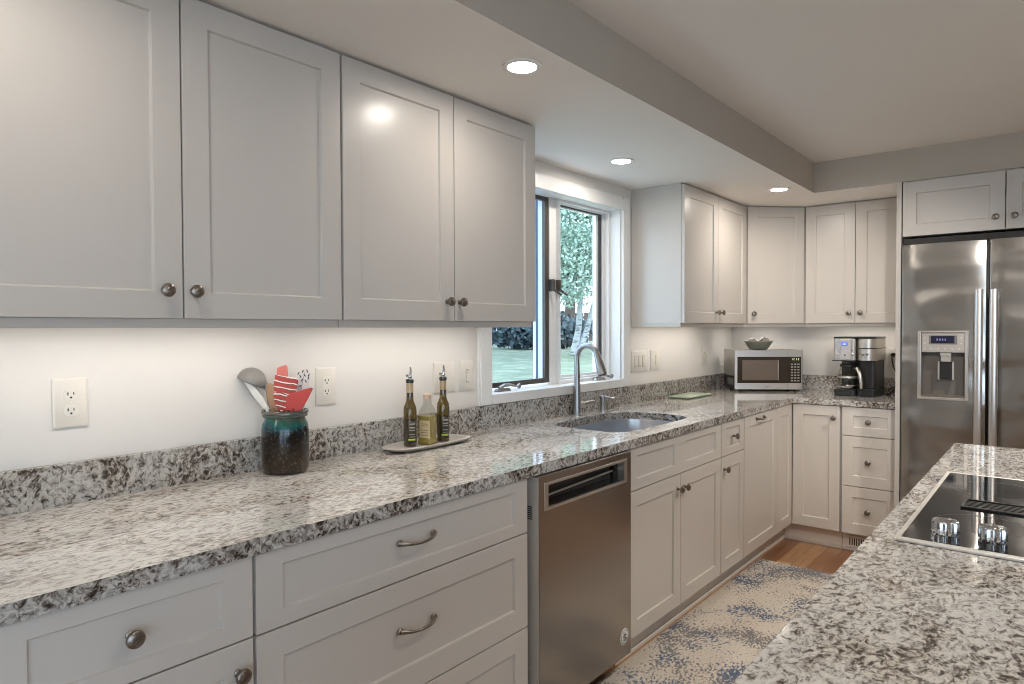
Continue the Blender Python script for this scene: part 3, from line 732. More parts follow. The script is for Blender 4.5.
def stripes():
    m = mat('red_white_stripes', (.5,.05,.04), .5); v = coords(m, (1,1,1)); sep = nd(m, 'ShaderNodeSeparateXYZ'); lk(m, v, sep.inputs[0])
    z = mathn(m, 'ADD', sep.outputs[2], mathn(m, 'MULTIPLY', sep.outputs[0], .25))
    z = mathn(m, 'ADD', z, mathn(m, 'MULTIPLY', noise(m, v, 30, 1), .010))
    f = mathn(m, 'FRACT', mathn(m, 'DIVIDE', z, .0175), 0)
    c = ramp(m, f, [(0, (.42,.05,.04)), (.34, (.50,.10,.07)), (.36, (.16,.05,.035)), (.48, (.16,.05,.035)), (.50, (.80,.72,.66)), (.68, (.80,.72,.66)), (.70, (.30,.07,.05)), (.85, (.42,.05,.04))], 'CONSTANT')
    lk(m, c, bsdf(m).inputs['Base Color']); return m
STR = stripes()
low = lambda u: (u, 455)
# ladle: a hemispherical cup tipped to the left, back towards us
t = thing('ladle', 'grey nylon ladle with round cup, leftmost utensil in the jar', 'ladle', at(268, 413, -.02))
L0 = Vector(t.location)
cc = at(250.5, 384, -.015)-L0; axd = (r_*.42+UP*.9-nv*.10).normalized()
R0 = .044; prof = [(R0*math.sin(a), R0*math.cos(a)) for a in [PI/2*(1-i/9) for i in range(9)]]+[(.0008, R0)]
g = G().lathe(prof, cc, axd, 30, cap0=False, cap1=True); g.done('cup', GREYN, t, solid=.0022, ang=60)
G().tube([at(264,381,-.015)-L0, at(268.5,392,-.015)-L0, at(269,402,-.012)-L0, at(272,430,.0)-L0, at(276,450,.01)-L0], [.006,.008,.0065,.005,.005], 12).done('handle', GREYN, t)
blade('serving_spatula', WHN, [(242,379),(247,380),(257,391),(264,400),(270,411),(268,413),(264,411),(255,400),(247,388)], .012, label='long white utensil leaning left across the grey ladle', cat='utensil', handle=[(266,409),(272,430),(278,452),.004])
blade('wooden_spatula', WOODU, [(267,387),(270,385),(274,386),(276,392),(277,405),(279,414),(271,414),(268,400)], .0, label='brown wooden spatula standing between ladle and striped spatula', handle=[(274,410),(277,430),(280,452),.005])
blade('silicone_spatula', SALM, [(277,380),(278,370),(280,368),(287,366),(288.5,367),(289.5,380),(287,384),(279,384)], -.015, label='salmon silicone spatula tip rising highest behind the striped one', handle=[(283,382),(284,420),(285,450),.005])
tt, ob = blade('striped_spatula', STR, [(276,376.5),(299,380),(299.5,383),(297,394),(289,398),(283,398),(275,394),(274.5,386)], .004, label='red and white striped spatula in the middle of the jar, upper one', handle=[(286,396),(286,420),(285,452),.005])
tt, ob = blade('striped_spatula', STR, [(274,395.5),(280,393),(288,397),(288,412),(284,414),(279,413),(275,404)], .018, label='red and white striped spatula low in the jar, below the other striped one', handle=[(282,410),(282,430),(283,452),.005])
blade('silicone_scraper', RED, [(287,399),(290,396.5),(303,392),(312.5,389.5),(314,391),(309,401),(303,411),(299,414),(286.5,412.5)], .030, label='broad red silicone spatula leaning right at the front of the jar', handle=[(293,410),(290,430),(286,452),.005])
tt, ob = blade('leaf_print_spatula', WHN, [(299,412),(299,390),(297,378),(298,373),(303,371),(309,371.5),(312,376),(311,384),(308,392),(305,412)], -.012, label='white spatula printed with dark leaf sprigs at the right of the jar', handle=[(302,408),(297,430),(291,452),.005])
g = G()
for (u, v, a) in ((299.5,375,.6),(301.5,378,-.5),(304,373,.5),(306,377,-.7),(308.5,372.5,-.2),(310,377,.5),(303,382,.6),(301,388,.9),(307,383,-.5),(309.5,380,.2)):
    o = at(u, v, -.0062)
    d1 = (r_*math.sin(a)+UP*math.cos(a)); d2 = (r_*math.cos(a)-UP*math.sin(a))
    g.plate([(0,-.0062),(.0018,-.002),(.0016,.003),(0,.0062),(-.0016,.003),(-.0018,-.002)], o-Vector(tt.location), d2, d1, nv, .0004)
g.tube([at(302,392,-.0066)-Vector(tt.location), at(304,382,-.0066)-Vector(tt.location), at(306,374,-.0066)-Vector(tt.location)], .0005, 5)
g.done('leaf_print', M['bronze'], ob, weld=False).location = (0,0,0)
ob.children[0].location = Vector(tt.location)

# tray and bottles
def poly_smooth(pts, n=5): return smooth_loop(pts, n)
t = thing('boat_tray', 'narrow pale oval tray on the counter carrying three bottles', 'tray', (.112, 1.712, ZC))
base = poly_smooth([(-.045,-.13),(.0,-.16),(.05,-.14),(.062,-.05),(.062,.05),(.045,.14),(.0,.155),(-.045,.13),(-.06,.04),(-.06,-.05)])
sc = lambda k, ky, z: [(x*k, y*ky, z) for x, y in base]
g = G().loft([sc(.8,.9,.0005), sc(1.05,1.12,.006), sc(1.2,1.26,.016), sc(1.17,1.23,.0175), sc(1.0,1.08,.010), sc(.8,.85,.008)])
g.done('dish', paint('stone_tray', (.50,.47,.43), .4), t, ang=60)
OLIVE = mat('olive_bottle_glass', (.17,.115,.03), .06, 0, Transmission_Weight=.55, IOR=1.45, Coat_Weight=.5)
DARKB = mat('dark_oil', (.045,.03,.012), .08, 0, Coat_Weight=1.0, Coat_Roughness=.03)
CORKY = mat('neck_cork', (.40,.29,.15), .3, 0, Coat_Weight=.6)
def oil_bottle(x, y, label, first=None):
    t = thing('oil_bottle', label, 'bottle', (x, y, ZC+.0095), 0, 'tall olive glass oil bottles')
    o = Vector((0,0,0))
    G().lathe([(.0005,.001),(.0215,0),(.0238,.004),(.0240,.10)], n=28, cap0=False, cap1=True).done('oil_filled_body', DARKB, t)
    G().lathe([(.0238,.1003),(.0240,.126),(.0225,.142),(.017,.154),(.0135,.165),(.0128,.18)], n=28).done('shoulder', OLIVE, t)
    G().lathe([(.0128,.1803),(.0125,.188),(.0125,.194)], n=24).done('neck', DARKB, t)
    G().lathe([(.0125,.1943),(.0125,.228)], n=24).done('cork_neck', CORKY, t)
    G().lathe([(.0125,.2283),(.0145,.230),(.0145,.240),(.012,.243),(.006,.244)], n=24).done('collar', M['black'], t)
    g = G().lathe([(.007,.2443),(.0065,.247),(.009,.250),(.009,.254),(.005,.257)], n=16)
    g.tube([(0,0,.255),(.002,.002,.265),(-.001,.005,.276),(-.004,.006,.285)], [.0045,.0045,.004,.003], 10)
    g.lathe([(.0005,-.004),(.005,-.003),(.005,.003),(.0005,.004)], (-.008,-.006,.254), (1,.4,0), 10); g.done('pour_spout', M['chrome'], t, weld=False)
    def band(z0, z1, a0, a1, m, nm, r=.0243, n=10):
        g = G(); c0 = math.atan2(-.7726, .635)
        g.loft([[(r*math.cos(c0+a0+(a1-a0)*i/n), r*math.sin(c0+a0+(a1-a0)*i/n), z) for i in range(n+1)] for z in (z0, z1)], False, False, closed=False)
        return g.done(nm, m, t, solid=.0003)
    b = band(.012, .092, -.2, 1.25, mat('bottle_label_dark', (.035,.03,.022), .5), 'paper_label'); b['label'] = 'dark printed label'
    for z0, z1, m_ in ((.022,.029,'g'),(.034,.037,'w'),(.043,.046,'w'),(.058,.061,'w'),(.066,.071,'w'),(.078,.084,'w')):
        band(z0, z1, .05 if m_ == 'w' else -.15, .95 if m_ == 'w' else 1.0, LIME if m_ == 'g' else LGREY, 'label_line', .0248)
LIME = mat('lime_label_stripe', (.42,.50,.06), .5); LGREY = mat('label_print', (.33,.32,.28), .6)
oil_bottle(.104, 1.636, 'tall dark oil bottle with metal pourer at the left end of the tray')
oil_bottle(.118, 1.790, 'tall dark oil bottle with metal pourer at the right end of the tray')
# short square bottle
t = thing('short_oil_bottle', 'short square bottle of golden oil between the two tall dark bottles', 'bottle', (.119, 1.708, ZC+.0095), .25)
t.scale = (1, 1, 1.14)
def sq(w, h, r): return rrect(-w, w, -h, h, r, 4)
GOLD = mat('golden_oil', (.60,.46,.12), .06, 0, Transmission_Weight=.6, IOR=1.3, Coat_Weight=.6)
rg = lambda w, z: [(x, y, z) for x, y in rrect(-w, w, -w, w, min(.008, w*.45), 4)]
g = G().loft([rg(.024,0), rg(.027,.003), rg(.027,.014), rg(.0245,.02), rg(.026,.028), rg(.027,.092)]); g.done('golden_body', GOLD, t, ang=50)
g = G().loft([rg(.0268,.0923), rg(.0262,.100), rg(.021,.116), rg(.0135,.128), rg(.012,.138), rg(.012,.146)], False, False); g.done('clear_shoulder', M['clearglass'], t, ang=60)
G().lathe([(.0145,.1463),(.0145,.160),(.012,.162),(.0005,.162)], n=22).done('cap', mat('cork_cap', (.55,.42,.31), .5), t)
lb = G().box(-.017, .0285, -.0282, -.0275, .022, .078).done('front_label', mat('label_tan', (.55,.44,.25), .5), t)
lb['label'] = 'tan printed label'
g = G()
for z in (.030,.038,.046,.060,.066): g.box(-.009, .020, -.0286, -.0283, z, z+.0022)
g.done('label_print', mat('label_brown', (.22,.15,.09), .5), lb, weld=False)

# green dish
t = thing('green_dish', 'flat square sage green dish lying on the counter right of the sink', 'dish', (.120, 3.965, ZC), .0)
m = paint('sage_glaze', (.34,.42,.31), .3)
b = rrect(-.075, .075, -.175, .175, .02, 4); s2 = lambda k, z: [(x*k, y*(1-(1-k)*.4), z) for x, y in b]
G().loft([s2(.75,.0005), s2(.98,.008), s2(1.0,.012), s2(.95,.012), s2(.78,.006), s2(.6,.0055)]).done('dish', m, t, ang=60)
t2 = G().prism([(x*.45, y*.4) for x, y in b], .0058, .0075).done('pale_center', paint('pale_sage', (.62,.66,.55), .4), t)

# ---------------------------------------------------------------- microwave
ang_mw = .63
t = thing('microwave_oven', 'stainless microwave oven with dark door set diagonally in the counter corner', 'microwave', (.2120, 4.462, ZC), ang_mw)
w, h, d = .452, .268, .298; f0 = .014
g = G()
MB = [(.004,.018),(w-.004,.018),(w-.004,.225),(w-.075,d),(.004,d)]
g.prism(MB, .10, f0+h-.002); g.done('body', M['steel'], t, .004)
g = G(); g.prism([(x*.995+.001, y*.995+.0005) for x, y in MB], f0, .1155); g.done('lower_body', M['black'], t, .002)
g = G()
for k in range(8): g.box(.0035, .0048, .05+k*.020, .060+k*.020, .040, .085)
g.box(.0035,.0038,.05,.06,.17,.171); g.done('side_vents', paint('vent_grey', (.20,.19,.18), .5), t, weld=False)
for x in (.03, w-.03):
    for y in (.04, .20): G().lathe([(.012, .0003), (.010, f0-.0003)], (x, y, 0), n=14).done('foot', M['black'], t)
fr = G().box(0, w, 0, .0175, f0, f0+h).done('front_frame', M['steel'], t, .004)
blk = G().box(.018, .440, -.0025, -.0003, .058, .236).done('door_glass', M['ovenblack'], t, .001)
G().box(.050, .288, -.0037, -.0027, .078, .214).done('door_window', M['ovenwin'], blk, .0005)
G().box(.286, .290, -.0042, -.0027, .078, .214).done('window_edge', M['handle'], blk)
g = G(); g.box(.352, .3535, -.0008, .001, f0+.004, .056); g.box(.352, .3535, -.0008, .001, .238, f0+h-.004); g.done('door_seam', M['dark'], t, weld=False)
G().box(.366, .436, -.003, -.0003+.0-.0002, f0+.008, .050).done('open_button', M['steel'], t, .002)
g = G()
def seg7(g, x, z, s, digit, y=-.0036):
    on = {'1':'bc','2':'abged','0':'abcdef','4':'fgbc','5':'afgcd','7':'abc','8':'abcdefg','3':'abgcd'}[digit]; w_ = .35*s; th = .09*s
    R = {'a':(0,w_,s-th,s),'d':(0,w_,0,th),'g':(0,w_,s/2-th/2,s/2+th/2),'b':(w_-th,w_,s/2,s),'c':(w_-th,w_,0,s/2),'e':(0,th,0,s/2),'f':(0,th,s/2,s)}
    for k in on: a = R[k]; g.box(x+a[0], x+a[1], y, y+.0006, z+a[2], z+a[3])
for i, ch in enumerate('1232'): seg7(g, .376+i*.013+(.004 if i > 1 else 0), .213, .014, ch)
g.done('clock_digits', M['lcdgreen'], blk, weld=False)
g = G()
for r in range(7):
    for c_ in range(3): g.box(.372+c_*.021, .386+c_*.021, -.0034, -.0026, .070+r*.0185, .079+r*.0185)
g.done('keypad', paint('keypad_grey', (.25,.24,.22), .4), blk, weld=False)
g = G(); g.box(.205, .232, -.0006, .0002, .031, .035); g.done('name_plate', M['nickel'], t)
# bowl with garlic heads on the microwave
ctr = Vector((.2120, 4.462, 0)) + Vector((math.cos(ang_mw), math.sin(ang_mw), 0))*.197 + Vector((-math.sin(ang_mw), math.cos(ang_mw), 0))*.13
zt = ZC+f0+h
t = thing('small_bowl', 'small flared green-grey bowl resting on top of the microwave', 'bowl', (ctr.x, ctr.y, zt))
sage = paint('grey_green_ceramic', (.36,.37,.30), .35)
G().lathe([(.0005,.0005),(.052,.0005),(.060,.004),(.092,.052),(.098,.056),(.096,.060),(.088,.056),(.056,.010),(.0005,.008)], n=36, cap0=False, cap1=False, flute=.012, nf=10).done('body', sage, t)
def egg(p, r, label, m, tl):
    o = G().lathe([(r*math.sin(a)*(1-.08*math.cos(a)), -r*1.0*math.cos(a)) for a in [PI*(.02+.96*i/12) for i in range(13)]], (0,0,0), tl, 22)
    ob = o.done('decorative_ball', m, None, ang=80); ob.location = p; tag(ob, label, 'ornament', 'round ornaments in the small bowl')
BALL = paint('speckled_ball', (.42,.39,.35), .5)
def ball_mat():
    m = mat('mottled_ball', (.6,.56,.5), .4); v = coords(m)
    c = ramp(m, noise(m, v, 28, 3), [(.42, (.10,.08,.06)), (.54, (.48,.45,.40))]); lk(m, c, bsdf(m).inputs['Base Color']); return m
BM = ball_mat()
egg((ctr.x-r_.x*.042, ctr.y-r_.y*.042, zt+.048), .033, 'pale round ornament in the left half of the small bowl', BALL, (0,.3,1))
egg((ctr.x+r_.x*.038, ctr.y+r_.y*.038, zt+.050), .036, 'brown mottled round ornament in the right half of the small bowl', BM, (.3,0,1))

# ---------------------------------------------------------------- coffee maker
t = thing('coffee_maker', 'stainless and black combination coffee maker with glass carafe and blue display', 'coffee maker', (.800, 4.600, ZC), -.03)
w = .238; d = .27
ft = G().prism([(x, y) for x, y in rrect(0, w*.535, 0, d, .02)], .0015, .040); ft.prism(rrect(w*.55, w, .012, d, .02), .0015, .052)
ft.done('base', M['black'], t, .003)
G().prism(rrect(.005, w*.53, .155, d, .015), .0405, .225).done('water_tank', M['black'], t, .003)
G().prism(rrect(w*.60, w-.004, .03, d, .02), .0525, .225).done('brewer_column', M['black'], t, .003)
hd = G().prism(rrect(0, w*.53, 0, d, .012), .2255, .362).done('head', M['steel'], t, .003)
cy_ = [( .535*w + .5*.465*w + .5*.465*w*math.cos(a), .045+.045*math.sin(a)) for a in [PI+PI*i/16 for i in range(17)]]+[(w, d), (.535*w, d)]
hr = G().prism(cy_, .2255, .362).done('single_serve_head', M['steel'], t, .002)
G().prism([(x, y*1.0-.0008) for x, y in cy_], .298, .304).done('groove', M['black'], hr) .scale = (1.004, 1.004, 1)
G().prism(rrect(-.004, w+.004, .0, d, .014), .3625, .374).done('lid', M['black'], t, .003)
G().prism(rrect(-.008, w*.54, -.012, .05, .01), .219, .2252).done('drip_lip', M['black'], t, .002)
pn = G().box(.040, .100, -.004, -.0005, .232, .358).done('control_panel', mat('panel_silver', (.66,.63,.60), .3, .7), t, .002)
dsp = G().box(.047, .083, -.0056, -.0042, .316, .338).done('display', M['lcd'], pn)
g = G()
for i, ch in enumerate('1000'): seg7(g, .052+i*.0065, .322, .010, ch, -.0064)
g.done('display_digits', M['lcdtext'], dsp, weld=False)
for x, z, r in ((.028,.262,.009),(.028,.290,.004),(.067,.258,.008),(.110,.262,.010),(.108,.290,.005),(.150,.265,.007),(.172,.262,.007),(.196,.265,.007)):
    G().lathe([(r, 0), (r, .003), (r*.8, .004), (.0005, .004)], (x, -.0006 if x < .15 else -.0042, z), (0,-1,0), 18).done('button', M['chrome'], t)
# carafe
cf = G().lathe([(.048,.003),(.055,.006),(.062,.035),(.063,.075),(.056,.110),(.046,.132),(.044,.140)], (.066, .075, .0405), n=32, cap0=True, cap1=False).done('carafe', M['clearglass'], t, ang=60)
G().lathe([(.0475,.1405),(.048,.155),(.040,.160),(.0005,.162)], (.066, .075, .0405), n=28).done('carafe_lid', M['black'], cf)
G().lathe([(.0632,.072),(.0645,.074),(.0645,.080),(.0632,.082)], (.066, .075, .0385), n=32, cap0=False, cap1=False).done('carafe_band', M['steel'], cf)
G().lathe([(.0565,.006),(.060,.008),(.0625,.020),(.0615,.021)], (.066, .075, .0405), n=32, cap0=False, cap1=False).done('carafe_base_ring', M['chrome'], cf)
g = G(); g.tube([(.112,.045,.178),(.132,.012,.176),(.150,.0,.150),(.158,-.004,.115),(.162,-.004,.075),(.163,-.002,.050)], [.010,.011,.011,.0105,.0095,.008], 14, .7)
g.done('carafe_handle', M['handle'], cf)
g = G(); g.tube([(1.078, 4.956, 1.168), (1.077, 4.925, 1.166)], .013, 12); g.tube([(1.077,4.925,1.166),(1.074,4.905,1.145),(1.086,4.90,1.09),(1.108,4.90,1.04),(1.110,4.895,.99),(1.09,4.88,.945),(1.07,4.87,.918),(1.045,4.855,.9175)], .0038, 8)
t = tag(g.done('power_cord', M['black'], None, weld=False), 'black power cord hanging from the back outlet to the coffee maker', 'cord')

# ---------------------------------------------------------------- refrigerator
t = thing('refrigerator', 'tall stainless side-by-side refrigerator with water dispenser in the left door', 'refrigerator', (1.25, 4.14, 0))
w = .905; d1 = .060
box('cabinet_box', mat('fridge_side_grey', (.16,.155,.15), .5), (.003, w-.003, d1+.004, .78, .03, 1.785), t)
box('top_gap_filler', M['dark'], (.0, w, .060, .5, 1.786, 1.826), t)  # dark block standing in for the shaded gap above the refrigerator
box('kick_grille', M['black'], (.01, w-.01, .03, .10, .0, .055), t)
def fdoor(name, x0, x1, hole=None):
    g = G(); z0, z1 = .06, 1.79
    # gently bowed door: loft across x
    def yy(x): u = (x-x0)/(x1-x0)*2-1; return .006*u*u*u*u + .004*u*u
    xs = [x0+(x1-x0)*i/14 for i in range(15)]
    if hole:
        xs = sorted(set([x for x in xs if abs(x-hole[0]) > .01 and abs(x-hole[1]) > .01]+[hole[0], hole[1]])); zs = [z0, hole[2], hole[3], z1]
    else: zs = [z0, .7, 1.3, z1]
    V = lambda x, y, z: g.b.verts.new((x, y, z))
    for i in range(len(xs)-1):
        for j in range(3):
            xa, xb = xs[i], xs[i+1]
            if hole and j == 1 and xa >= hole[0]-1e-6 and xb <= hole[1]+1e-6: continue
            g._f([V(xa,yy(xa),zs[j]), V(xb,yy(xb),zs[j]), V(xb,yy(xb),zs[j+1]), V(xa,yy(xa),zs[j+1])])
        xa, xb = xs[i], xs[i+1]
        for z in (z0, z1): g._f([V(xa,yy(xa),z), V(xb,yy(xb),z), V(xb,d1,z), V(xa,d1,z)])
        g._f([V(xa,d1,z0), V(xb,d1,z0), V(xb,d1,z1), V(xa,d1,z1)])
    for x in (x0, x1):
        for j in range(3): g._f([V(x,yy(x),zs[j]), V(x,yy(x),zs[j+1]), V(x,d1,zs[j+1]), V(x,d1,zs[j])])
    return g.done(name, M['fridge'], t, .004, ang=40)
hx0, hx1, hz0, hz1 = .090, .296, .978, 1.318
ld = fdoor('freezer_door', .002, .378, (hx0, hx1, hz0, hz1))
rd = fdoor('fresh_food_door', .390, w, None)
for p, x in ((ld, .350), (rd, .412)):
    g = G()
    zs_ = [.42+(1.535-.42)*i/20 for i in range(21)]
    rings = []
    for i, z in enumerate(zs_):
        y = -.048-.006*math.sin(PI*i/20)
        rings.append([(x+.0185*math.cos(a)*(1 if True else 0), y+.012*math.sin(a), z) for a in [2*PI*k/16 for k in range(16)]])
    g.loft(rings)
    for z in (.45, 1.505): g.box(x-.012, x+.012, -.042, .006, z-.018, z+.018)
    g.done('handle', M['handle'], p, weld=False)
# dispenser
m_d = mat('dispenser_grey', (.30,.275,.25), .35, .4)
dp = G(); dp.box(hx0-.010, hx1+.010, -.008, .004, hz1-.001, hz1+.010); dp.box(hx0-.010, hx1+.010, -.014, .006, hz0-.013, hz0+.001)
dp.box(hx0-.010, hx0+.006, -.009, .006, hz0, hz1); dp.box(hx1-.006, hx1+.010, -.009, .006, hz0, hz1)
dpo = dp.done('dispenser_bezel', M['handle'], ld, .003, weld=False)
cav = G(); cav.box(hx0+.001, hx1-.001, .052, .056, hz0+.001, hz1-.001); cav.box(hx0+.0065, hx0+.009, .001, .052, hz0+.002, 1.212); cav.box(hx1-.009, hx1-.0065, .001, .052, hz0+.002, 1.212)
cav.box(hx0+.009, hx1-.009, -.004, .052, hz0+.002, hz0+.012); cav.done('recess', mat('recess_brown_grey', (.13,.115,.10), .35, .3), dpo, weld=False)
cp = box('control_panel', mat('dispenser_panel', (.40,.375,.345), .35, .6), (hx0+.007, hx1-.007, -.002, .050, 1.214, hz1-.002), dpo, .002)
ds = box('display', M['lcddark'], (hx0+.050, hx1-.052, -.0035, -.0022, 1.262, 1.300), cp)
box('display_frame', mat('display_frame_grey', (.12,.115,.11), .4), (hx0+.040, hx1-.040, -.0028, -.0021, 1.256, 1.303), cp)
g = G()
for i in range(4): g.box(hx0+.075+i*.012, hx0+.081+i*.012, -.0040, -.0036, 1.276, 1.286)
g.done('display_digits', mat('display_digits_blue', (.18,.2,.45), .4), ds, weld=False)
DBT = mat('dispenser_button', (.5,.47,.43), .4)
for i in range(6): G().lathe([(.0045,0),(.004,.0012),(.0004,.0014)], (hx0+.022+i*.0305, -.002, 1.233), (0,-1,0), 12).done('button', DBT, cp)
for z in (1.262, 1.290):
    for x in (hx0+.022, hx1-.022): G().lathe([(.004,0),(.0035,.0012),(.0004,.0014)], (x, -.002, z), (0,-1,0), 12).done('button', DBT, cp)
g = G(); cxm = (hx0+hx1)/2+.012
g.box(cxm-.024, cxm+.024, .004, .050, 1.195, 1.2135); g.prism([(cxm-.022,.010),(cxm+.022,.010),(cxm+.024,.045),(cxm-.024,.045)], 1.165, 1.1945)
g.done('spout', M['steel'], dpo, .002, weld=False)
g = G(); g.prism([(cxm-.028,.020),(cxm+.028,.020),(cxm+.028,.030),(cxm-.028,.030)], 1.075, 1.165); pd = g.done('paddle', M['black'], dpo, .003)
for s_ in (-1, 1): G().box(cxm+s_*.032-.004, cxm+s_*.032+.004, .012, .034, 1.07, 1.165).done('paddle_guide', M['steel'], dpo, .001)

# ---------------------------------------------------------------- island, cooktop
t = thing('kitchen_island', 'island with a large speckled granite top in the right foreground', 'island', (1.618, .2, 0))
IL, IW = 2.986-.2, 1.12
side_index(slab([(0,0),(IW,0),(IW,IL),(0,IL)], None, ZC-.035, ZC)).done('granite_top', [M['granite_island'], M['granite_edge_shaded']], t, .006, 3)
G().box(.035, IW-.05, .05, IL-.035, .10, ZC-.0355).done('island_cabinets', M['brownstain'], t, .002)
G().box(.09, IW-.1, .10, IL-.09, 0, .0998).done('toe_kick', M['dark'], t)
t = thing('cooktop', 'black glass downdraft cooktop with steel rim and round knobs set in the island', 'cooktop', (1.666, 1.538, ZC+.0005))
cl, cw = 2.345-1.538, .535; e = .019
g = G(); hh = .0055
e2 = .010
g.box(0, cw, 0, e, 0, hh); g.box(0, cw, cl-e*.45, cl, 0, hh); g.box(0, e2, e, cl-e*.45, 0, hh); g.box(cw-e, cw, e, cl-e*.45, 0, hh)
g.done('steel_rim', M['rim'], t, .0015, weld=False)
G().box(e2+.0003, cw-e-.0003, e+.0003, cl-e*.45-.0003, 0, .0045).done('glass_surface', M['glassblack'], t)
vg = G(); vx0, vx1, vy0, vy1 = .078, cw-.04, .355, .455
vg.box(vx0, vx1, vy0, vy0+.006, .0046, .009); vg.box(vx0, vx1, vy1-.006, vy1, .0046, .008); vg.box(vx0, vx0+.006, vy0+.006, vy1-.006, .0046, .0075); vg.box(vx1-.006, vx1, vy0+.006, vy1-.006, .0046, .0075)
for k in range(5): vg.box(vx0+.006, vx1-.006, vy0+.02+k*.014, vy0+.026+k*.014, .0046, .0065)
vg.done('downdraft_vent', M['black'], t, .001, weld=False)
prof = [(.0235,0),(.0235,.006),(.0205,.008),(.0205,.011),(.0235,.012),(.0240,.030),(.0222,.035),(.016,.037),(.0005,.0375)]
for x, y in ((.081,.070),(.159,.076),(.237,.070),(.315,.076),(.393,.070)):
    k = G().lathe(prof, (x, y, .0046), n=84, flute=.055, nf=14).done('knob', M['chrome'], t, ang=22)
g = G()
for cx_, cy_, r in ((.13,.22,.085),(.36,.22,.10),(.13,.62,.10),(.36,.62,.085)):
    for rr in (r,):
        g.loft([[(cx_+q*math.cos(a), cy_+q*math.sin(a), .0047) for q in (rr-.0006, rr+.0006)] for a in [2*PI*k/64 for k in range(65)]], False, False, closed=False)
g.done('burner_ring', mat('burner_print', (.10,.10,.10), .3), t)

# ---------------------------------------------------------------- rug
t = tag(G().prism(rrect(.580, 1.50, .75, 3.895, .01, 2), .0005, .009).done('area_rug', M['rug'], None, .003),
        'distressed cream and blue-grey runner rug on the wood floor', 'rug')

# ---------------------------------------------------------------- outside
ZG = .80
def grass_mat():
    m = mat('lawn_grass', (.2,.3,.15), .95); v = coords(m)
    c = ramp(m, noise(m, v, 2.5, 6, .7), [(.3, (.09,.12,.07)), (.5, (.16,.19,.115)), (.68, (.30,.31,.22))]); lk(m, c, bsdf(m).inputs['Base Color']); return m
g = G(); nx, ny = 24, 24
random.seed(3)
grid = [[(-.6-22*i/nx, -2+34*j/ny, ZG+(random.random()-.5)*.05) for j in range(ny+1)] for i in range(nx+1)]
g.loft(grid, False, False, closed=False)
tag(g.done('lawn', grass_mat(), None, ang=80), 'pale green lawn seen through the kitchen window', 'lawn', kind='stuff')
def leaf_mat(name, c0, c1):
    m = mat(name, c0, .7); v = coords(m)
    c = ramp(m, noise(m, v, 6, 3), [(.35, c0), (.65, c1)]); lk(m, c, bsdf(m).inputs['Base Color']); return m
def foliage(blobs, n, sz, m, parent, name='foliage', droop=0):
    g = G()
    tot = sum(b[3]**2 for b in blobs)
    for bx_, by_, bz_, br in blobs:
        for _ in range(int(n*br*br/tot)):
            a, cz_ = random.uniform(0, 2*PI), random.uniform(-1, 1); s_ = math.sqrt(1-cz_*cz_)
            rr = br*random.uniform(.35, 1)**.5
            p = Vector((bx_+rr*s_*math.cos(a), by_+rr*s_*math.sin(a), bz_+rr*cz_*(1+droop)))
            u = Vector((random.gauss(0,1), random.gauss(0,1), random.gauss(0,1))).normalized(); w_ = u.orthogonal().normalized()
            k = sz*random.uniform(.6, 1.3)
            vs = [g.b.verts.new(p+q) for q in (u*k, w_*k*.55, -u*k, -w_*k*.55)]; g._f(vs)
    return g.done(name, m, parent, weld=False)
bark = None
def bark_mat():
    m = mat('birch_bark', (.7,.68,.65), .8); v = coords(m, (3,3,14))
    c = ramp(m, noise(m, v, 2, 4), [(.36, (.10,.10,.10)), (.46, (.36,.37,.36))]); lk(m, c, bsdf(m).inputs['Base Color']); return m
BK = bark_mat()
t = thing('birch_tree', 'white-trunked birch with pale green leaves filling the right window pane', 'tree', (-5.6, 11.1, ZG+.03))
g = G()
g.tube([(0,0,0),(.08,.05,.5),(.10,.1,1.2),(.12,.1,2.6)], [.085,.062,.055,.04], 12)
g.tube([(.06,.05,0),(.20,.18,.5),(.34,.30,1.2),(.55,.45,2.4)], [.07,.055,.048,.035], 12)
g.tube([(-.02,.08,1.2),(-.5,-.2,2.2),(-.9,-.4,3.0)], [.05,.035,.02], 8)
g.done('trunk', BK, t, weld=False)
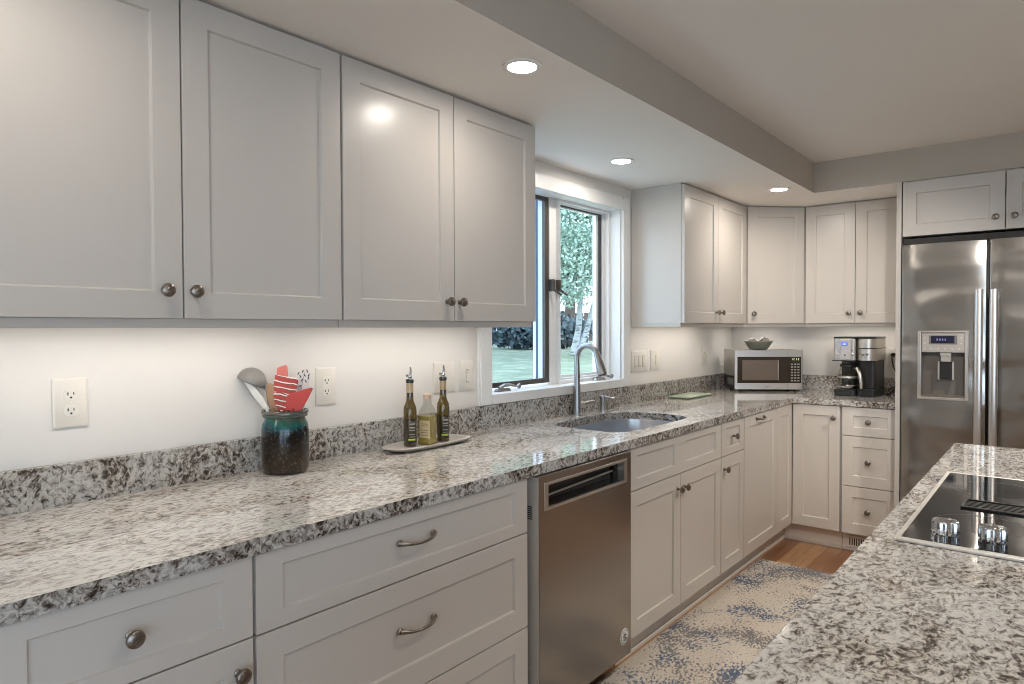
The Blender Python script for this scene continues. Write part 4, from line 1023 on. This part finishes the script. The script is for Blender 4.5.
foliage([(0,0,3.1,1.5),(-1.1,-.8,2.6,1.1),(1.2,.8,2.5,1.15),(.3,-.5,1.7,.8),(-.4,.4,4.3,1.3),(1.9,1.4,3.2,1.1),(-1.8,-1.2,3.4,1.1),(1.2,1.0,1.55,.6)], 48000, .040, leaf_mat('birch_leaves', (.17,.27,.20), (.34,.44,.34)), t)
random.seed(11)
t = thing('leafy_tree', 'taller leafy tree standing behind the birch outside the window', 'tree', (-10.5, 18.0, ZG+.03))
G().tube([(0,0,0),(.1,0,1.5),(0,0,3.5)], [.2,.16,.1], 12).done('trunk', BK if False else paint('brown_bark', (.12,.09,.07), .9), t)
foliage([(0,0,4.2,2.4),(2.4,1.2,3.6,2.0),(-2.2,-1.4,3.6,2.0)], 9000, .15, leaf_mat('tree_leaves', (.07,.13,.10), (.18,.26,.19)), t)
for i, (x, y, r, lb) in enumerate(((-10.9,12.4,.85,'dark rounded shrub beyond the lawn, leftmost through the lower left pane'), (-8.9,14.2,.85,'dark rounded shrub beyond the lawn, in the middle of the lower left pane'), (-12.9,10.2,.95,'dark shrub beyond the lawn, hidden mostly behind the window frame'),(-6.8,16.0,.85,'dark shrub beyond the lawn just left of the birch'))):
    t = thing('shrub', lb, 'shrub', (x, y, ZG+.03), 0, 'dark shrubs beyond the lawn')
    G().tube([(0,0,0),(0,0,.5)], [.05,.03], 8).done('stem', M['bronze'], t)
    foliage([(0,0,.74*r,.78*r),(.5*r,.4*r,.55*r,.6*r),(-.5*r,-.3*r,.55*r,.6*r),(.9*r,.7*r,.5*r,.5*r),(-.9*r,-.6*r,.5*r,.5*r)], 2200, .10, leaf_mat('shrub_leaves', (.045,.065,.075), (.12,.16,.17)), t)
t = thing('wooden_fence', 'reddish brown board fence beyond the lawn behind the birch trunk', 'fence', (-22, 17.5, ZG+.03))
ln = 20; ang_f = .55
g = G()
for k in range(100): g.box(k*.2, k*.2+.19, 0, .025, .0, 1.15)
g.done('boards', paint('fence_red_brown', (.14,.085,.07), .85), t, weld=False)
G().box(0, 20, .03, .07, .9, 1.0).done('rail', M['bronze'], t); t.rotation_euler = (0,0,ang_f)
